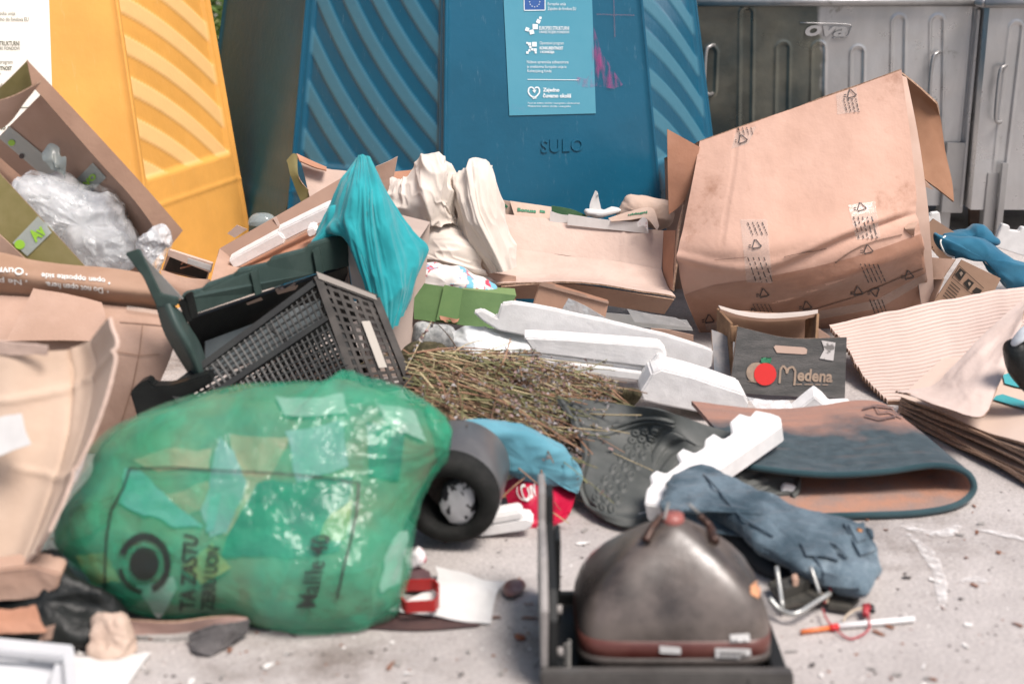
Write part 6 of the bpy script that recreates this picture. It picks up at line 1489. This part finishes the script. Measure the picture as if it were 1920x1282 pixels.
prism('inner_plate', [(x0 + .018, y, z) for y, z in ((yf + .004, .003), (yb + .03, .003), (yb + .03, .27), (yb - .05, .275), (yb - .06, .22), (yf + .06, .19), (yf + .004, .15))], (.016, 0, 0), cabin, t, .002)
box('inner_plate', (x0 + .036, yb - .11, .003), (.012, 0, 0), (0, .08, 0), (0, 0, .20), cabin, t, .002)
box('floor_plate', (x0 + .004, yf, .0035), (.10, 0, 0), (0, yb - yf, 0), (0, 0, .006), cabin, t, .001)
tubes('spring', [[(x0 + .055 + .006 * math.cos(k), yf + .05 + .006 * math.sin(k), .02 + .0016 * k) for k in range(40)]], .0018, grey_plastic, t, 6, sub=2)
tubes('screw_post', [[(x0 + .034, yf + .11, .12), (x0 + .046, yf + .11, .12)], [(x0 + .034, yf + .03, .07), (x0 + .046, yf + .03, .07)]], .010, sp, t, 10)
# loose electronics beside it
cb = M('circuit_board', (.035, .035, .030), (.07, .065, .055), rough=.6, scale=30, bump=.002, bscale=60)
t = thing('circuit_board', 'dark circuit board with a bent metal frame between the picture tube and the jeans', 'circuit board', PZ(1510, 1140, 0))
prism('board', [PZ(x, y, .03) for x, y in ((1440, 1090), (1520, 1062), (1560, 1085), (1556, 1116), (1470, 1135))], (0, 0, -.012), cb, t, .002)
prism('heat_sink', [PZ(x, y, .055) for x, y in ((1462, 1086), (1512, 1070), (1520, 1086), (1470, 1106))], (0, 0, -.028), M('sink', (.05, .048, .042), rough=.5), t, .002)
prism('component', [PZ(x, y, .07) for x, y in ((1484, 1076), (1494, 1073), (1498, 1084), (1487, 1086))], (0, 0, -.02), kraft, t, .002)
tubes('wire_frame', [[PZ(1442, 1120, .05), PZ(1462, 1142, .03), PZ(1492, 1150, .03), PZ(1530, 1128, .035), PZ(1556, 1112, .04)], [PZ(1456, 1062, .09), PZ(1462, 1100, .06), PZ(1467, 1138, .035)], [PZ(1520, 1062, .09), PZ(1528, 1085, .07), PZ(1537, 1112, .045)]], [.006, .005, .004], M('frame_metal', (.48, .50, .48), (.40, .40, .38), rough=.35, metal=.5), t, 8, sub=3)
prism('small_board', [PZ(x, y, .02) for x, y in ((1554, 1102), (1590, 1110), (1612, 1120), (1590, 1140), (1552, 1134))], (0, 0, -.012), cb, t, .002)
t = thing('wiring', 'thin red and yellowish wires trailing from the circuit board', 'wires', PZ(1560, 1170, 0))
rw, yw, bw = M('red_wire', (.42, .05, .06), rough=.4), M('cream_wire', (.55, .45, .34), rough=.4), M('black_wire', (.02, .02, .02), rough=.4)
tubes('wire', [[PZ(x, y, z) for x, y, z in pts] for pts in ([(1542, 1140, .02), (1550, 1160, .02), (1566, 1178, .01), (1590, 1196, .006), (1612, 1192, .006), (1630, 1176, .012), (1626, 1150, .02)], [(1545, 1092, .04), (1556, 1100, .045), (1556, 1114, .03), (1545, 1130, .02)])], .0022, rw, t, 6)
tubes('wire', [[PZ(x, y, z) for x, y, z in pts] for pts in ([(1582, 1172, .01), (1584, 1158, .015), (1600, 1144, .02), (1622, 1138, .02)], [(1538, 1112, .03), (1552, 1116, .03), (1550, 1130, .02)])], .0024, yw, t, 6)
tubes('plug', [[PZ(1622, 1136, .018), PZ(1624, 1152, .018)], [PZ(1628, 1134, .02), PZ(1633, 1144, .02)]], [.008, .006], rw, t, 8)
tubes('plug', [[PZ(1634, 1136, .022), PZ(1636, 1146, .02)]], .006, bw, t, 8)
t = thing('plastic_rod', 'white plastic rod with an orange end lying on the concrete', 'rod', PZ(1610, 1172, 0))
tubes('white_shaft', [[PZ(1562, 1174, .009), PZ(1714, 1160, .009)]], .0065, M('rod_white', (.78, .77, .76), rough=.4), t, 10)
tubes('orange_end', [[PZ(1502, 1184, .008), PZ(1560, 1176, .008)]], .005, M('rod_orange', (.72, .20, .07), rough=.4), t, 10)
tubes('red_collar', [[PZ(1556, 1177, .009), PZ(1570, 1174, .009)]], .0075, M('collar_red', (.60, .03, .03), rough=.4), t, 10)
# ================================================================ jeans
t = thing('jeans', 'faded blue jeans dropped between the picture tube and the carpet', 'jeans', PZ(1480, 1080, 0))
den = fabric('denim', (.038, .064, .084), (.125, .175, .21), scale=7, lo=.36, hi=.64, bump=.0012, bscale=420, bump2=.014, b2scale=17, c3=(.27, .34, .38), s3=5, t3=.55, w3=.16)
jz = lambda x, y: .05 + max(0, (1112 - y)) / 230 * .10
jp = [(1238, 950), (1246, 918), (1266, 890), (1300, 879), (1345, 884), (1400, 912), (1470, 944), (1540, 968), (1590, 978), (1626, 990), (1636, 1012), (1650, 1060), (1634, 1098), (1614, 1112), (1560, 1092), (1500, 1068), (1440, 1036), (1396, 1002), (1366, 968), (1330, 950), (1290, 954), (1262, 966)]
jl = puff('leg', [PZ(x, y, jz(x, y)) for x, y in jp], den, t, .022, .04, (220, 64), amp=.006, sc=6, fold=.011, fsc=13, seed=17, e=.42, aniso=(.6, 1.2, 1))
jc = cast(jl, .005)
darkden = fabric('dark_denim', (.045, .075, .10), (.075, .11, .14), scale=9)
tubes('seam', [[jc(x, y) for x, y in ((1320, 892), (1350, 925), (1385, 965), (1420, 990), (1450, 1008))], [jc(x, y) for x, y in ((1508, 1030), (1530, 1050), (1545, 1075))]], .0026, darkden, t, 6)
sheet('waistband', [[jc(1580, 982), jc(1604, 990), jc(1622, 1000)], [jc(1612, 1045), jc(1628, 1040), jc(1640, 1034)]], den, t, (12, 14), .006)
sheet('waistband', [[jc(1546, 1072), jc(1580, 1082), jc(1614, 1086)], [jc(1546, 1092), jc(1580, 1100), jc(1612, 1106)]], den, t, (14, 8), .008)
sheet('fly_flap', [[jc(1590, 992, .006), jc(1618, 988, .006)], [jc(1606, 1024, .006), jc(1622, 1014, .006)]], den, t, (6, 8), .005)
tubes('belt_loop', [[jc(1556, 1022, .002), jc(1570, 1034, .010), jc(1588, 1050, .002)]], .0055, den, t, 6, flat=.6)
tubes('belt_loop', [[jc(1618, 992), jc(1628, 1000, .006), jc(1634, 1012)]], .0055, den, t, 6, flat=.6)
tubes('button', [[jc(1608, 1004, .004), jc(1608, 1004, .012)]], .007, M('brass_button', (.45, .20, .08), rough=.35, metal=.6), t, 12)
sheet('pocket', [[jc(1500, 1020, .002), jc(1540, 1012, .002), jc(1566, 1030, .002)], [jc(1512, 1046, .003), jc(1545, 1048, .003), jc(1572, 1056, .003)]], den, t, (14, 10), .004, amp=.002)
o = puff('dark_filler', [PZ(x, y, z) for x, y, z in ((1330, 960, .06), (1370, 970, .06), (1420, 1010, .05), (1480, 1062, .03), (1470, 1085, .02), (1430, 1070, .02), (1380, 1030, .03), (1340, 990, .05))], M('near_black_fill', (.012, .016, .02), (.02, .025, .03), rough=.9, scale=14), None, .02, .03, (50, 16), amp=.008, sc=12, seed=2)  # near-black body added to fill the dark gap under the jeans
tag(o, 'near black filler in the gap under the jeans', 'cloth')
o = sheet('foam_chip', [[PZ(1200, 962, .03), PZ(1224, 955, .03), PZ(1244, 958, .03)], [PZ(1198, 978, .01), PZ(1222, 975, .012), PZ(1242, 974, .012)]], paper, None, (10, 8), .004, amp=.004)
tag(o, 'white foam chip below the notched strip and the rubber mat', 'foam')
